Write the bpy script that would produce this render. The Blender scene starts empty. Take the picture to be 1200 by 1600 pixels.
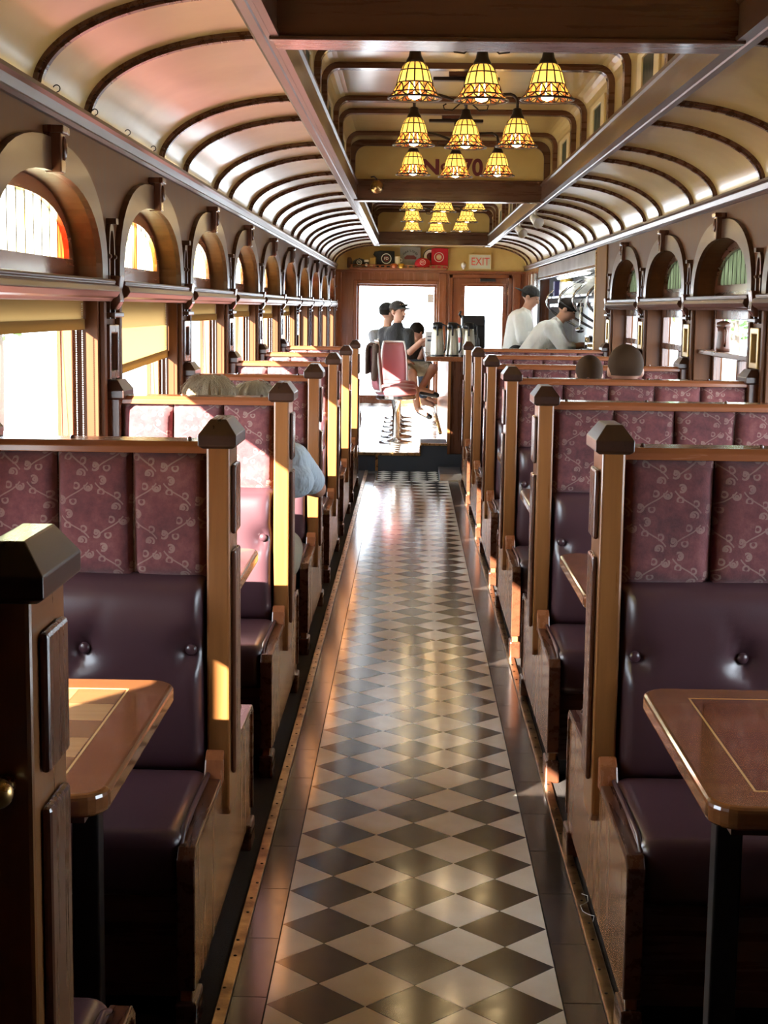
import bpy, bmesh, math, random
from mathutils import Vector, Matrix
random.seed(7)
S = bpy.context.scene
C = S.collection
PI = math.pi

# ------------------------------------------------------------------ camera
F_PX, VPX, VPY, ROLL, CAM_H = 2360.0, 641.0, 481.5, 0.015, 1.52
dY = Vector((VPX - 600, -(VPY - 800), F_PX)).normalized()
dZ = Vector((math.sin(ROLL), math.cos(ROLL), 0)); dZ = (dZ - dY * dZ.dot(dY)).normalized()
dX = -dY.cross(dZ)
if dX.x < 0: dX = -dX
right = Vector((dX[0], dY[0], dZ[0])); up = Vector((dX[1], dY[1], dZ[1])); fwd = Vector((dX[2], dY[2], dZ[2]))
cd = bpy.data.cameras.new('camera'); cam = bpy.data.objects.new('camera', cd); C.objects.link(cam)
cd.sensor_fit = 'VERTICAL'; cd.sensor_height = 36.0; cd.lens = F_PX / 1600 * 36.0
cd.clip_start = 0.05; cd.clip_end = 300
mw = Matrix((right, up, -fwd)).transposed().to_4x4(); mw.translation = (0, 0, CAM_H)
cam.matrix_world = mw
S.camera = cam

# ------------------------------------------------------------------ light
w = bpy.data.worlds.new('sky'); S.world = w; w.use_nodes = True
bg = w.node_tree.nodes['Background']
bg.inputs[0].default_value = (0.78, 0.89, 1.0, 1); bg.inputs[1].default_value = 10.0
sd = bpy.data.lights.new('sun', 'SUN'); sun = bpy.data.objects.new('sun', sd); C.objects.link(sun)
sd.energy = 46.0; sd.angle = 0.009; sd.color = (1.0, 0.92, 0.80)
sun.rotation_euler = Vector((1.0, 1.45, -0.70)).to_track_quat('-Z', 'Y').to_euler()
S.view_settings.view_transform = 'Standard'; S.view_settings.look = 'None'
S.view_settings.exposure = 0.65; S.view_settings.gamma = 1.0
S.view_settings.use_curve_mapping = False
S.cycles.use_denoising = True
S.cycles.max_bounces = 10; S.cycles.diffuse_bounces = 6; S.cycles.glossy_bounces = 5
S.cycles.transparent_max_bounces = 12; S.cycles.sample_clamp_indirect = 8.0
S.cycles.caustics_reflective = False; S.cycles.caustics_refractive = False

# ------------------------------------------------------------------ layout (metres)
XL, XR = -1.06, 1.62            # side wall faces
AL, AR = -0.42, 0.455           # aisle ends of the benches
FL, FR = -0.294, 0.360          # chequered strip
B0, BM = 1.82, 1.757            # bench spacing along the car
def B(k): return B0 + BM * k
Y_BACK, Y_END = B(-2), 21.6
Z_CORN = 2.06
XC = 0.27                       # centre line of the raised roof
PLAT_Y, PLAT_Z = 14.12, 0.17

# ------------------------------------------------------------------ materials
class NT:
    def __init__(s, m):
        s.t = m.node_tree; s.n = s.t.nodes; s.l = s.t.links
        s.b = s.n.get('Principled BSDF')
    def node(s, typ, **kw):
        n = s.n.new(typ)
        for k, v in kw.items(): setattr(n, k, v)
        return n
    def math(s, op, a, b=None, clamp=False):
        n = s.n.new('ShaderNodeMath'); n.operation = op; n.use_clamp = clamp
        for i, v in enumerate((a, b)):
            if v is None: continue
            if isinstance(v, (int, float)): n.inputs[i].default_value = v
            else: s.l.new(v, n.inputs[i])
        return n.outputs[0]
    def link(s, a, b): s.l.new(a, b)
    def coord(s, kind='Object'): return s.n.new('ShaderNodeTexCoord').outputs[kind]
    def mapping(s, v, scale=(1, 1, 1), rot=(0, 0, 0)):
        m = s.n.new('ShaderNodeMapping'); s.l.new(v, m.inputs[0])
        m.inputs['Scale'].default_value = scale; m.inputs['Rotation'].default_value = rot
        return m.outputs[0]
    def noise(s, v, scale, detail=4, rough=.55):
        n = s.n.new('ShaderNodeTexNoise'); s.l.new(v, n.inputs['Vector'])
        n.inputs['Scale'].default_value = scale; n.inputs['Detail'].default_value = detail
        n.inputs['Roughness'].default_value = rough
        return n.outputs[0]
    def ramp(s, f, stops):
        r = s.n.new('ShaderNodeValToRGB'); s.l.new(f, r.inputs[0])
        e = r.color_ramp.elements
        while len(e) < len(stops): e.new(0.5)
        for i, (p, c) in enumerate(stops): e[i].position = p; e[i].color = (*c, 1)
        return r.outputs[0]
    def bump(s, h, strength=.2, dist=.01):
        b = s.n.new('ShaderNodeBump'); b.inputs['Strength'].default_value = strength
        b.inputs['Distance'].default_value = dist; s.l.new(h, b.inputs['Height'])
        s.l.new(b.outputs[0], s.b.inputs['Normal'])
MATS = {}
def mat(name, col=(.5, .5, .5), rough=.5, metal=0., coat=0., spec=.5, **kw):
    m = bpy.data.materials.new(name); m.use_nodes = True
    n = NT(m); b = n.b
    b.inputs['Base Color'].default_value = (*col, 1); b.inputs['Roughness'].default_value = rough
    b.inputs['Metallic'].default_value = metal; b.inputs['Coat Weight'].default_value = coat
    b.inputs['Coat Roughness'].default_value = kw.get('coat_rough', .1)
    b.inputs['Specular IOR Level'].default_value = spec
    if 'emit' in kw:
        b.inputs['Emission Color'].default_value = (*kw['emit'], 1); b.inputs['Emission Strength'].default_value = kw['power']
    if 'sheen' in kw: b.inputs['Sheen Weight'].default_value = kw['sheen']
    MATS[name] = m
    return n
def wood(name, c0, c1, axis='x', rough=.28, coat=.5, scale=26, coat_rough=.12, spec=.5):
    n = mat(name, c0, rough, coat=coat, coat_rough=coat_rough, spec=spec)
    st = {'x': (.06, 1, 1), 'y': (1, .06, 1), 'z': (1, 1, .06)}[axis]
    v = n.mapping(n.coord(), st)
    f = n.noise(v, scale, 6, .65)
    g = n.noise(n.coord(), 2.2, 2)
    k = n.math('ADD', n.math('MULTIPLY', f, .75), n.math('MULTIPLY', g, .35))
    n.link(n.ramp(k, [(.32, c0), (.55, tuple((a + b) / 2 for a, b in zip(c0, c1))), (.78, c1)]), n.b.inputs['Base Color'])
    n.link(n.math('ADD', n.math('MULTIPLY', f, .16), rough - .08), n.b.inputs['Roughness'])
    n.bump(f, .05, .004)
for ax in 'xyz':
    wood('mahogany_' + ax, (.050, .016, .008), (.125, .042, .018), ax)
    wood('oak_' + ax, (.17, .062, .016), (.30, .12, .034), ax, rough=.3)
    wood('wall_' + ax, (.060, .021, .0065), (.125, .047, .015), ax, rough=.50, scale=18, coat=.04, coat_rough=.15, spec=.16)
    wood('gloss_' + ax, (.040, .017, .009), (.088, .038, .018), ax, rough=.32, scale=18, coat=.18, coat_rough=.16, spec=.35)
    wood('redwood_' + ax, (.17, .052, .020), (.30, .10, .038), ax, rough=.26)
wood('ebony', (.020, .009, .006), (.050, .020, .011), 'y', rough=.3, coat=.3)
wood('panel_wood', (.20, .085, .032), (.36, .16, .065), 'z', rough=.26, scale=14)
wood('table_wood', (.16, .055, .020), (.27, .105, .036), 'x', rough=.2, coat=.8, coat_rough=.06)
wood('maple', (.42, .22, .085), (.56, .32, .13), 'x', rough=.2, coat=.8, coat_rough=.06)
wood('walnut', (.24, .11, .042), (.35, .17, .065), 'x', rough=.2, coat=.8, coat_rough=.06)
wood('inlay_line', (.55, .34, .13), (.66, .42, .18), 'y', rough=.2, coat=.8, coat_rough=.06)
wood('cherry', (.17, .055, .022), (.24, .080, .030), 'x', rough=.2, coat=.8, coat_rough=.06)
wood('cherry_dark', (.14, .044, .018), (.20, .064, .024), 'x', rough=.2, coat=.8, coat_rough=.06)
n = mat('cream', (.56, .40, .16), .28, coat=.6, coat_rough=.17)
n.link(n.ramp(n.noise(n.coord(), 3.0, 3), [(.35, (.52, .36, .115)), (.65, (.61, .44, .16))]), n.b.inputs['Base Color'])
n.bump(n.noise(n.mapping(n.coord(), (1, .35, 1)), 5.0, 2), .12, .02)
mat('cream_pale', (.66, .52, .26), .35, coat=.2)
n = mat('leather', (.062, .027, .033), .31, coat=.35, coat_rough=.25)
n.bump(n.noise(n.coord(), 420, 2), .10, .002)
n = mat('leather_brown', (.13, .036, .034), .34, coat=.25, coat_rough=.28)
n.bump(n.noise(n.coord(), 420, 2), .10, .002)
# brocade: trellis of small scrolls on plush
n = mat('brocade', (.2, .05, .06), .85, sheen=.35)
sp = n.node('ShaderNodeSeparateXYZ'); n.link(n.coord(), sp.inputs[0])
X, Z = sp.outputs[0], sp.outputs[2]
U = n.math('DIVIDE', n.math('ADD', X, Z), .160); V = n.math('DIVIDE', n.math('SUBTRACT', X, Z), .160)
def fr(x): return n.math('SUBTRACT', n.math('FRACT', n.math('ADD', x, 50.5)), .5)
def fr0(x): return n.math('FRACT', n.math('ADD', x, 50.0))
tot = None
def acc(v):
    global tot
    tot = v if tot is None else n.math('MAXIMUM', tot, v)
for P, Q, sg in ((U, V, 1), (V, U, -1)):
    a = fr(P); b = fr0(Q)
    acc(n.math('MULTIPLY', n.math('LESS_THAN', n.math('ABSOLUTE', n.math('ADD', a, n.math('MULTIPLY', n.math('SINE', n.math('MULTIPLY', b, 2 * PI)), .045))), .014),
               n.math('LESS_THAN', n.math('ABSOLUTE', n.math('SUBTRACT', b, .5)), .36)))
    for bc, ac, r in ((.20, .100, .078), (.80, -.100, .078), (.36, -.090, .060), (.64, .090, .060), (.215, .115, .030), (.785, -.115, .030)):
        da = n.math('SUBTRACT', a, ac * sg); db = n.math('SUBTRACT', b, bc)
        d = n.math('SQRT', n.math('ADD', n.math('MULTIPLY', da, da), n.math('MULTIPLY', db, db)))
        ring = n.math('LESS_THAN', n.math('ABSOLUTE', n.math('SUBTRACT', d, r)), .020)
        cut = n.math('GREATER_THAN', n.math('ADD', da, n.math('MULTIPLY', db, .8 if ac > 0 else -.8)), -.062)
        acc(n.math('MULTIPLY', ring, cut))
plush = n.noise(n.coord(), 38, 5, .7)
wear = n.noise(n.coord(), 7, 3)
pile = n.ramp(n.math('ADD', n.math('MULTIPLY', plush, .5), n.math('MULTIPLY', wear, .5)), [(.36, (.068, .014, .018)), (.52, (.138, .031, .035)), (.68, (.20, .066, .062))])
mx = n.node('ShaderNodeMix', data_type='RGBA'); n.link(n.math('MULTIPLY', tot, n.math('ADD', n.math('MULTIPLY', wear, 1.2), -.05, True)), mx.inputs[0])
n.link(pile, mx.inputs[6]); mx.inputs[7].default_value = (.30, .20, .165, 1)
n.link(mx.outputs[2], n.b.inputs['Base Color'])
n.bump(n.math('SUBTRACT', plush, n.math('MULTIPLY', tot, .8)), .5, .004)
def tile(name, c0, c1, rough):
    n = mat(name, c0, rough, spec=.6)
    oi = n.node('ShaderNodeObjectInfo')
    f = n.noise(n.coord(), 9, 4)
    k = n.math('ADD', n.math('MULTIPLY', f, .8), n.math('MULTIPLY', oi.outputs['Random'], .25))
    n.link(n.ramp(k, [(.3, c0), (.75, c1)]), n.b.inputs['Base Color'])
    n.link(n.math('ADD', n.math('MULTIPLY', n.noise(n.coord(), 22, 4), .14), rough - .06), n.b.inputs['Roughness'])
    n.bump(n.noise(n.coord(), 6, 2), .04, .01)
tile('tile_light', (.74, .69, .59), (.87, .84, .76), .11)
tile('tile_dark', (.030, .026, .024), (.056, .046, .040), .12)
tile('tile_border', (.030, .024, .021), (.058, .042, .033), .16)
n = mat('grout', (.05, .042, .036), .8); n.bump(n.noise(n.coord(), 60, 3), .3, .002)
n = mat('carpet', (.028, .020, .016), .95); n.bump(n.noise(n.coord(), 350, 2), .8, .004)
n = mat('brass', (.48, .30, .12), .28, 1.0)
n.link(n.math('ADD', n.math('MULTIPLY', n.noise(n.coord(), 40, 4), .4), .10), n.b.inputs['Roughness'])
n = mat('strip_metal', (.50, .36, .20), .30, 1.0)
n.link(n.ramp(n.noise(n.coord(), 14, 4), [(.35, (.20, .12, .06)), (.6, (.52, .36, .19))]), n.b.inputs['Base Color'])
n.bump(n.noise(n.coord(), 70, 3), .25, .003)
mat('bronze', (.040, .026, .018), .38, .6)
mat('came', (.035, .018, .010), .4, .5)
mat('chrome', (.62, .62, .64), .18, 1.0)
n = mat('steel', (.42, .42, .43), .32, 1.0)
n.link(n.ramp(n.noise(n.coord(), 3, 3), [(.3, (.30, .30, .31)), (.7, (.52, .52, .53))]), n.b.inputs['Base Color'])
mat('carafe_steel', (.50, .47, .38), .34, .9)
mat('steel_dark', (.10, .10, .11), .4, .7)
mat('black_plastic', (.012, .012, .014), .35)
mat('black_metal', (.010, .010, .011), .4, .3)
mat('rubber', (.020, .024, .030), .55)
mat('white', (.78, .77, .74), .5)
mat('white_gloss', (.82, .81, .78), .2)
mat('paper', (.74, .74, .72), .7)
mat('red_letter', (.75, .10, .08), .4)
mat('sign_face', (.55, .58, .48), .4)
mat('maroon', (.13, .012, .010), .5)
mat('red_cloth', (.50, .012, .030), .85)
mat('black_cloth', (.012, .012, .014), .85, sheen=.3)
mat('grey_cloth', (.24, .24, .25), .85)
mat('white_cloth', (.84, .84, .81), .85)
mat('pale_blue_cloth', (.50, .60, .68), .85)
mat('khaki', (.33, .29, .21), .85)
mat('denim', (.05, .065, .10), .85)
mat('brown_cloth', (.08, .045, .03), .9)
for nm_ in ('red_cloth', 'black_cloth', 'grey_cloth', 'white_cloth', 'pale_blue_cloth', 'khaki', 'denim', 'brown_cloth'):
    n = NT(MATS[nm_]); n.bump(n.noise(n.mapping(n.coord(), (1, 1, .45)), 16, 3, .6), .7, .03)
mat('skin', (.52, .28, .19), .5, spec=.35)
mat('hair_dark', (.018, .013, .010), .8, spec=.15)
mat('hair_brown', (.055, .032, .018), .85, spec=.15)
mat('eye', (.02, .015, .012), .2)
mat('lips', (.38, .14, .11), .45)
n = mat('hair_blond', (.42, .34, .22), .6)
n.bump(n.noise(n.mapping(n.coord(), (1, 1, .15)), 180, 3), .8, .01)
n = mat('hair_grey', (.36, .32, .25), .6)
n.bump(n.noise(n.mapping(n.coord(), (1, 1, .15)), 180, 3), .8, .01)
mat('orange_glaze', (.45, .10, .02), .3)
mat('gold_glaze', (.50, .28, .03), .25, .4)
mat('mirror', (.75, .75, .73), .06, 1.0)
mat('gilt', (.46, .32, .12), .3, .8)
mat('asphalt', (.42, .42, .43), .9)
mat('leaf', (.10, .22, .04), .6)
mat('bark', (.10, .07, .05), .9)
mat('car_paint', (.30, .32, .38), .3, .3)
mat('bulb', (1, .9, .7), .3, emit=(1.0, .80, .45), power=9)
mat('blue_box', (.10, .09, .30), .6)
mat('yellow_lid', (.62, .38, .03), .4)
mat('pink_vinyl', (.36, .12, .13), .30, coat=.3)
mat('jug_brown', (.085, .032, .018), .3)
def glass(name, tint=(1, 1, 1), refl=.07):
    m = bpy.data.materials.new(name); m.use_nodes = True; t = m.node_tree; t.nodes.clear()
    o = t.nodes.new('ShaderNodeOutputMaterial'); mx = t.nodes.new('ShaderNodeMixShader')
    tr = t.nodes.new('ShaderNodeBsdfTransparent'); gl = t.nodes.new('ShaderNodeBsdfGlossy')
    tr.inputs[0].default_value = (*tint, 1); gl.inputs['Roughness'].default_value = .02
    mx.inputs[0].default_value = refl
    t.links.new(tr.outputs[0], mx.inputs[1]); t.links.new(gl.outputs[0], mx.inputs[2]); t.links.new(mx.outputs[0], o.inputs[0])
    MATS[name] = m
glass('glass')
def sheet(name, col, trans=.6, rough_mix=.0, pattern=None):
    """thin translucent sheet: cloth blinds, coloured art glass"""
    m = bpy.data.materials.new(name); m.use_nodes = True; t = m.node_tree; t.nodes.clear()
    o = t.nodes.new('ShaderNodeOutputMaterial'); mx = t.nodes.new('ShaderNodeMixShader')
    tl = t.nodes.new('ShaderNodeBsdfTranslucent'); df = t.nodes.new('ShaderNodeBsdfDiffuse')
    mx.inputs[0].default_value = trans
    tl.inputs[0].default_value = (*col, 1); df.inputs[0].default_value = (*[c * .9 for c in col], 1)
    if pattern:
        tc = t.nodes.new('ShaderNodeTexCoord'); mp = t.nodes.new('ShaderNodeMapping'); mp.inputs['Scale'].default_value = pattern[0]
        no = t.nodes.new('ShaderNodeTexNoise'); no.inputs['Scale'].default_value = pattern[1]
        rp = t.nodes.new('ShaderNodeValToRGB'); e = rp.color_ramp.elements
        while len(e) < len(pattern[2]): e.new(.5)
        for i, (p, c) in enumerate(pattern[2]): e[i].position = p; e[i].color = (*c, 1)
        t.links.new(tc.outputs['Object'], mp.inputs[0]); t.links.new(mp.outputs[0], no.inputs['Vector']); t.links.new(no.outputs[0], rp.inputs[0])
        t.links.new(rp.outputs[0], tl.inputs[0]); t.links.new(rp.outputs[0], df.inputs[0])
    t.links.new(df.outputs[0], mx.inputs[1]); t.links.new(tl.outputs[0], mx.inputs[2]); t.links.new(mx.outputs[0], o.inputs[0])
    if rough_mix:
        gl = t.nodes.new('ShaderNodeBsdfGlossy'); gl.inputs['Roughness'].default_value = .1
        m2 = t.nodes.new('ShaderNodeMixShader'); m2.inputs[0].default_value = rough_mix
        t.links.new(mx.outputs[0], m2.inputs[1]); t.links.new(gl.outputs[0], m2.inputs[2]); t.links.new(m2.outputs[0], o.inputs[0])
    MATS[name] = m
sheet('blind', (.36, .23, .085), .40)
sheet('amber_glass', (.90, .48, .09), .7, .06)
sheet('amber_glass_pale', (.95, .62, .18), .7, .06)
sheet('amber_glass_red', (.80, .22, .06), .7, .06)
sheet('art_white', (.92, .93, .86), .9, .05, ((1, 6, 1), 3.0, [(.3, (.95, .95, .9)), (.6, (.9, .92, .7)), (.75, (.7, .8, .5))]))
sheet('art_yellow', (.9, .75, .2), .9, .05, ((1, 8, 1), 3.0, [(.3, (.95, .93, .8)), (.55, (.92, .85, .4)), (.8, (.5, .6, .2))]))
sheet('art_red', (.8, .15, .05), .9, .05, ((1, 5, 1), 3.0, [(.3, (.95, .85, .4)), (.5, (.8, .12, .06)), (.8, (.9, .8, .3))]))
sheet('art_green', (.30, .32, .24), .8, .10, ((1, 14, 2), 5.0, [(.3, (.15, .17, .11)), (.6, (.26, .28, .20)), (.8, (.40, .41, .31))]))

# ------------------------------------------------------------------ mesh helpers
class MB:
    def __init__(s): s.v = []; s.f = []
    def add(s, vs, fs):
        o = len(s.v); s.v += [tuple(v) for v in vs]; s.f += [tuple(i + o for i in f) for f in fs]; return s
    def box(s, x0, x1, y0, y1, z0, z1):
        if x0 > x1: x0, x1 = x1, x0
        if y0 > y1: y0, y1 = y1, y0
        if z0 > z1: z0, z1 = z1, z0
        return s.add([(x0, y0, z0), (x1, y0, z0), (x1, y1, z0), (x0, y1, z0), (x0, y0, z1), (x1, y0, z1), (x1, y1, z1), (x0, y1, z1)],
                     [(0, 3, 2, 1), (4, 5, 6, 7), (0, 1, 5, 4), (1, 2, 6, 5), (2, 3, 7, 6), (3, 0, 4, 7)])
    def prism(s, poly, ax, a, b):
        """poly = 2D points; ax = axis of extrusion ('x': (y,z), 'y': (x,z), 'z': (x,y))"""
        def P(p, t): return {'x': (t, p[0], p[1]), 'y': (p[0], t, p[1]), 'z': (p[0], p[1], t)}[ax]
        n = len(poly)
        return s.add([P(p, a) for p in poly] + [P(p, b) for p in poly],
                     [tuple(range(n)), tuple(range(2 * n - 1, n - 1, -1))] + [(i, i + n, (i + 1) % n + n, (i + 1) % n) for i in range(n)])
    def ring_prism(s, outer, inner, ax, a, b):
        def P(p, t): return {'x': (t, p[0], p[1]), 'y': (p[0], t, p[1]), 'z': (p[0], p[1], t)}[ax]
        n = len(outer)
        vs = [P(p, t) for t in (a, b) for q in (outer, inner) for p in q]
        fs = []
        for i in range(n):
            j = (i + 1) % n
            fs += [(i, j, n + j, n + i), (2 * n + i, 3 * n + i, 3 * n + j, 2 * n + j), (i, 2 * n + i, 2 * n + j, j), (n + i, n + j, 3 * n + j, 3 * n + i)]
        return s.add(vs, fs)
    def lathe(s, prof, c=(0, 0, 0), n=16, axis=(0, 0, 1)):
        q = Vector((0, 0, 1)).rotation_difference(Vector(axis)); c = Vector(c)
        vs = []; fs = []
        for r, z in prof:
            for i in range(n):
                a = 2 * PI * i / n; vs.append(c + q @ Vector((r * math.cos(a), r * math.sin(a), z)))
        for k in range(len(prof) - 1):
            for i in range(n):
                j = (i + 1) % n; fs.append((k * n + i, k * n + j, (k + 1) * n + j, (k + 1) * n + i))
        if prof[0][0] > 1e-6: fs.append(tuple(range(n - 1, -1, -1)))
        if prof[-1][0] > 1e-6: fs.append(tuple((len(prof) - 1) * n + i for i in range(n)))
        return s.add(vs, fs)
    def tube(s, pts, r, n=8, closed=False):
        pts = [Vector(p) for p in pts]; m = len(pts); vs = []; fs = []
        rs = r if isinstance(r, (list, tuple)) else [r] * m
        prev = None
        for i, p in enumerate(pts):
            if closed: t = pts[(i + 1) % m] - pts[i - 1]
            else: t = pts[min(i + 1, m - 1)] - pts[max(i - 1, 0)]
            t.normalize()
            if prev is None:
                u = t.orthogonal().normalized()
            else:
                u = (prev - t * prev.dot(t));
                u = u.normalized() if u.length > 1e-6 else t.orthogonal().normalized()
            prev = u; w_ = t.cross(u)
            for k in range(n):
                a = 2 * PI * k / n; vs.append(p + (u * math.cos(a) + w_ * math.sin(a)) * rs[i])
        for i in range(m if closed else m - 1):
            for k in range(n):
                j = (k + 1) % n; i2 = (i + 1) % m
                fs.append((i * n + k, i * n + j, i2 * n + j, i2 * n + k))
        if not closed: fs += [tuple(range(n - 1, -1, -1)), tuple((m - 1) * n + k for k in range(n))]
        return s.add(vs, fs)
    def ball(s, c, r, n=14, m=8):
        if isinstance(r, (int, float)): r = (r, r, r)
        c = Vector(c); vs = []; fs = []
        for j in range(m + 1):
            t = PI * j / m
            for i in range(n):
                a = 2 * PI * i / n
                vs.append(c + Vector((r[0] * math.sin(t) * math.cos(a), r[1] * math.sin(t) * math.sin(a), -r[2] * math.cos(t))))
        for j in range(m):
            for i in range(n):
                k = (i + 1) % n; fs.append((j * n + i, j * n + k, (j + 1) * n + k, (j + 1) * n + i))
        return s.add(vs, fs)
    def capsule(s, p0, r0, p1, r1, n=12):
        p0, p1 = Vector(p0), Vector(p1); d = p1 - p0; L = d.length
        if L < 1e-5: return s.ball(p0, r0)
        prof = [(r0 * math.cos(t), r0 * math.sin(t)) for t in [-PI / 2 + PI / 2 * i / 4 for i in range(5)]]
        prof += [(r1 * math.cos(t), L + r1 * math.sin(t)) for t in [PI / 2 * i / 4 for i in range(5)]]
        prof[0] = (1e-5, prof[0][1]); prof[-1] = (1e-5, prof[-1][1])
        return s.lathe(prof, p0, n, d.normalized())
    def strip(s, A, Bp, ax, a, b):
        """solid band between two open polylines, extruded along ax, with no inner walls"""
        return s.prism_open(A, Bp, ax, a, b)
    def prism_open(s, A, Bp, ax, a, b):
        def P(p, t): return {'x': (t, p[0], p[1]), 'y': (p[0], t, p[1]), 'z': (p[0], p[1], t)}[ax]
        n = len(A); vs = [P(p, t) for t in (a, b) for q in (A, Bp) for p in q]; fs = []
        for i in range(n - 1):
            fs += [(i, i + 1, n + i + 1, n + i), (2 * n + i, 3 * n + i, 3 * n + i + 1, 2 * n + i + 1), (i, 2 * n + i, 2 * n + i + 1, i + 1), (n + i, n + i + 1, 3 * n + i + 1, 3 * n + i)]
        fs += [(0, n, 3 * n, 2 * n), (n - 1, 3 * n - 1, 4 * n - 1, 2 * n - 1)]
        return s.add(vs, fs)
    def grid(s, fn, nu, nv):
        vs = [fn(i / nu, j / nv) for j in range(nv + 1) for i in range(nu + 1)]
        return s.add(vs, [(j * (nu + 1) + i, j * (nu + 1) + i + 1, (j + 1) * (nu + 1) + i + 1, (j + 1) * (nu + 1) + i) for j in range(nv) for i in range(nu)])
    def mesh(s, name, m, smooth=False):
        me = bpy.data.meshes.new(name); me.from_pydata([tuple(v) for v in s.v], [], s.f)
        bm = bmesh.new(); bm.from_mesh(me)
        bmesh.ops.remove_doubles(bm, verts=bm.verts, dist=1e-6)
        bmesh.ops.recalc_face_normals(bm, faces=bm.faces); bm.to_mesh(me); bm.free()
        me.materials.append(MATS[m])
        if smooth:
            for p in me.polygons: p.use_smooth = True
        return me
    def obj(s, name, m, parent=None, bevel=0, seg=2, smooth=False, loc=(0, 0, 0)):
        return link(name, s.mesh(name, m, smooth), parent, bevel, seg, loc)
def link(name, me, parent=None, bevel=0, seg=2, loc=(0, 0, 0), rot=(0, 0, 0)):
    o = bpy.data.objects.new(name, me); C.objects.link(o); o.location = loc; o.rotation_euler = rot
    if parent is not None: o.parent = parent
    if bevel:
        b = o.modifiers.new('bevel', 'BEVEL'); b.width = bevel; b.segments = seg; b.limit_method = 'ANGLE'; b.angle_limit = .6
        b.harden_normals = False
        if seg > 2:
            for p in me.polygons: p.use_smooth = True
    return o
def box(name, m, parent, x0, x1, y0, y1, z0, z1, bevel=0, seg=2):
    return MB().box(x0, x1, y0, y1, z0, z1).obj(name, m, parent, bevel, seg)
def tag(o, label=None, cat=None, group=None, kind=None):
    if label: o['label'] = label
    if cat: o['category'] = cat
    if group: o['group'] = group
    if kind: o['kind'] = kind
    return o
def thing(name, label, cat, loc=(0, 0, 0), group=None, rz=0):
    o = bpy.data.objects.new(name, None); C.objects.link(o); o.location = loc; o.rotation_euler = (0, 0, rz)
    o.empty_display_size = .1
    return tag(o, label, cat, group)
def struct(o): o['kind'] = 'structure'; return o
def copy_tree(o, parent=None):
    c = o.copy(); C.objects.link(c)
    if parent is not None: c.parent = parent
    for ch in list(KIDS.get(o.name, [])) or [q for q in o.children]:
        copy_tree(ch, c)
    return c
KIDS = {}
ORD = ['', 'first', 'second', 'third', 'fourth', 'fifth', 'sixth', 'seventh', 'eighth', 'ninth', 'tenth', 'eleventh', 'twelfth', 'thirteenth', 'fourteenth']
def text(name, body, size, m, parent, loc, rot, depth=.0015, align='CENTER', sx=1.0, bold=0):
    cu = bpy.data.curves.new(name, 'FONT'); cu.body = body; cu.size = size; cu.extrude = depth; cu.offset = bold
    cu.align_x = align; cu.align_y = 'CENTER'
    o = bpy.data.objects.new(name, cu); C.objects.link(o)
    dg = bpy.context.evaluated_depsgraph_get(); me = bpy.data.meshes.new_from_object(o.evaluated_get(dg))
    bpy.data.objects.remove(o); me.materials.clear(); me.materials.append(MATS[m])
    q = link(name, me, parent, loc=loc, rot=rot); q.scale = (sx, 1, 1)
    return q
FACE = (PI / 2, 0, 0)     # text standing up, facing the camera end of the car

# ================================================================== FLOOR
fl = struct(box('floor', 'grout', None, XL - .1, XR + .1, Y_BACK, PLAT_Y, -.06, -.003))
d = (FR - FL) / 3
def diamond(h=d / 2 - .0012): return [(-h, 0), (0, -h), (h, 0), (0, h)]
me_dk = MB().prism(diamond(), 'z', -.004, 0).mesh('tile', 'tile_dark')
me_lt = MB().prism(diamond(), 'z', -.004, 0).mesh('tile', 'tile_light')
hh = d / 2 - .0012
me_hl = MB().prism([(.0012, -hh), (hh, 0), (.0012, hh)], 'z', -.004, 0).mesh('tile', 'tile_light')
me_hr = MB().prism([(-.0012, -hh), (-.0012, hh), (-hh, 0)], 'z', -.004, 0).mesh('tile', 'tile_light')
Y_T0 = 3.14 - 3 * d          # phase of the dark rows
far_d, far_l = MB(), MB()
Y_STRIP = 13.30
r = 0
while True:
    y = Y_T0 + r * d
    if y > Y_STRIP: break
    near = 2.9 < y < 10.2
    for k in range(3):
        x = FL + d * (k + .5)
        if near: link('tile', me_dk, fl, loc=(x, y, 0))
        else: far_d.add([(x + p[0], y + p[1], 0) for p in diamond()], [(0, 1, 2, 3)])
    y2 = y + d / 2
    for k in (1, 2):
        x = FL + d * k
        if near: link('tile', me_lt, fl, loc=(x, y2, 0))
        elif y2 < Y_STRIP: far_l.add([(x + p[0], y2 + p[1], 0) for p in diamond()], [(0, 1, 2, 3)])
    if near:
        link('tile', me_hl, fl, loc=(FL, y2, 0)); link('tile', me_hr, fl, loc=(FR, y2, 0))
    elif y2 < Y_STRIP:
        far_l.add([(FL, y2 - hh, 0), (FL + hh, y2, 0), (FL, y2 + hh, 0)], [(0, 1, 2)])
        far_l.add([(FR, y2 - hh, 0), (FR, y2 + hh, 0), (FR - hh, y2, 0)], [(0, 1, 2)])
    r += 1
tag(far_d.obj('distant_dark_tiles', 'tile_dark', fl), kind='stuff'); tag(far_l.obj('distant_light_tiles', 'tile_light', fl), kind='stuff')
for x0, x1 in ((FL - .078, FL - .002), (FR + .002, FR + .088)):
    me_b = MB().box(x0, x1, -.1565, .1565, -.004, 0).mesh('border_tile', 'tile_border')
    for j in range(int((PLAT_Y - 2.6) / .316) + 1):
        if 2.7 + j * .316 < PLAT_Y - .16: link('border_tile', me_b, fl, loc=(0, 2.7 + j * .316, 0))
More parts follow.
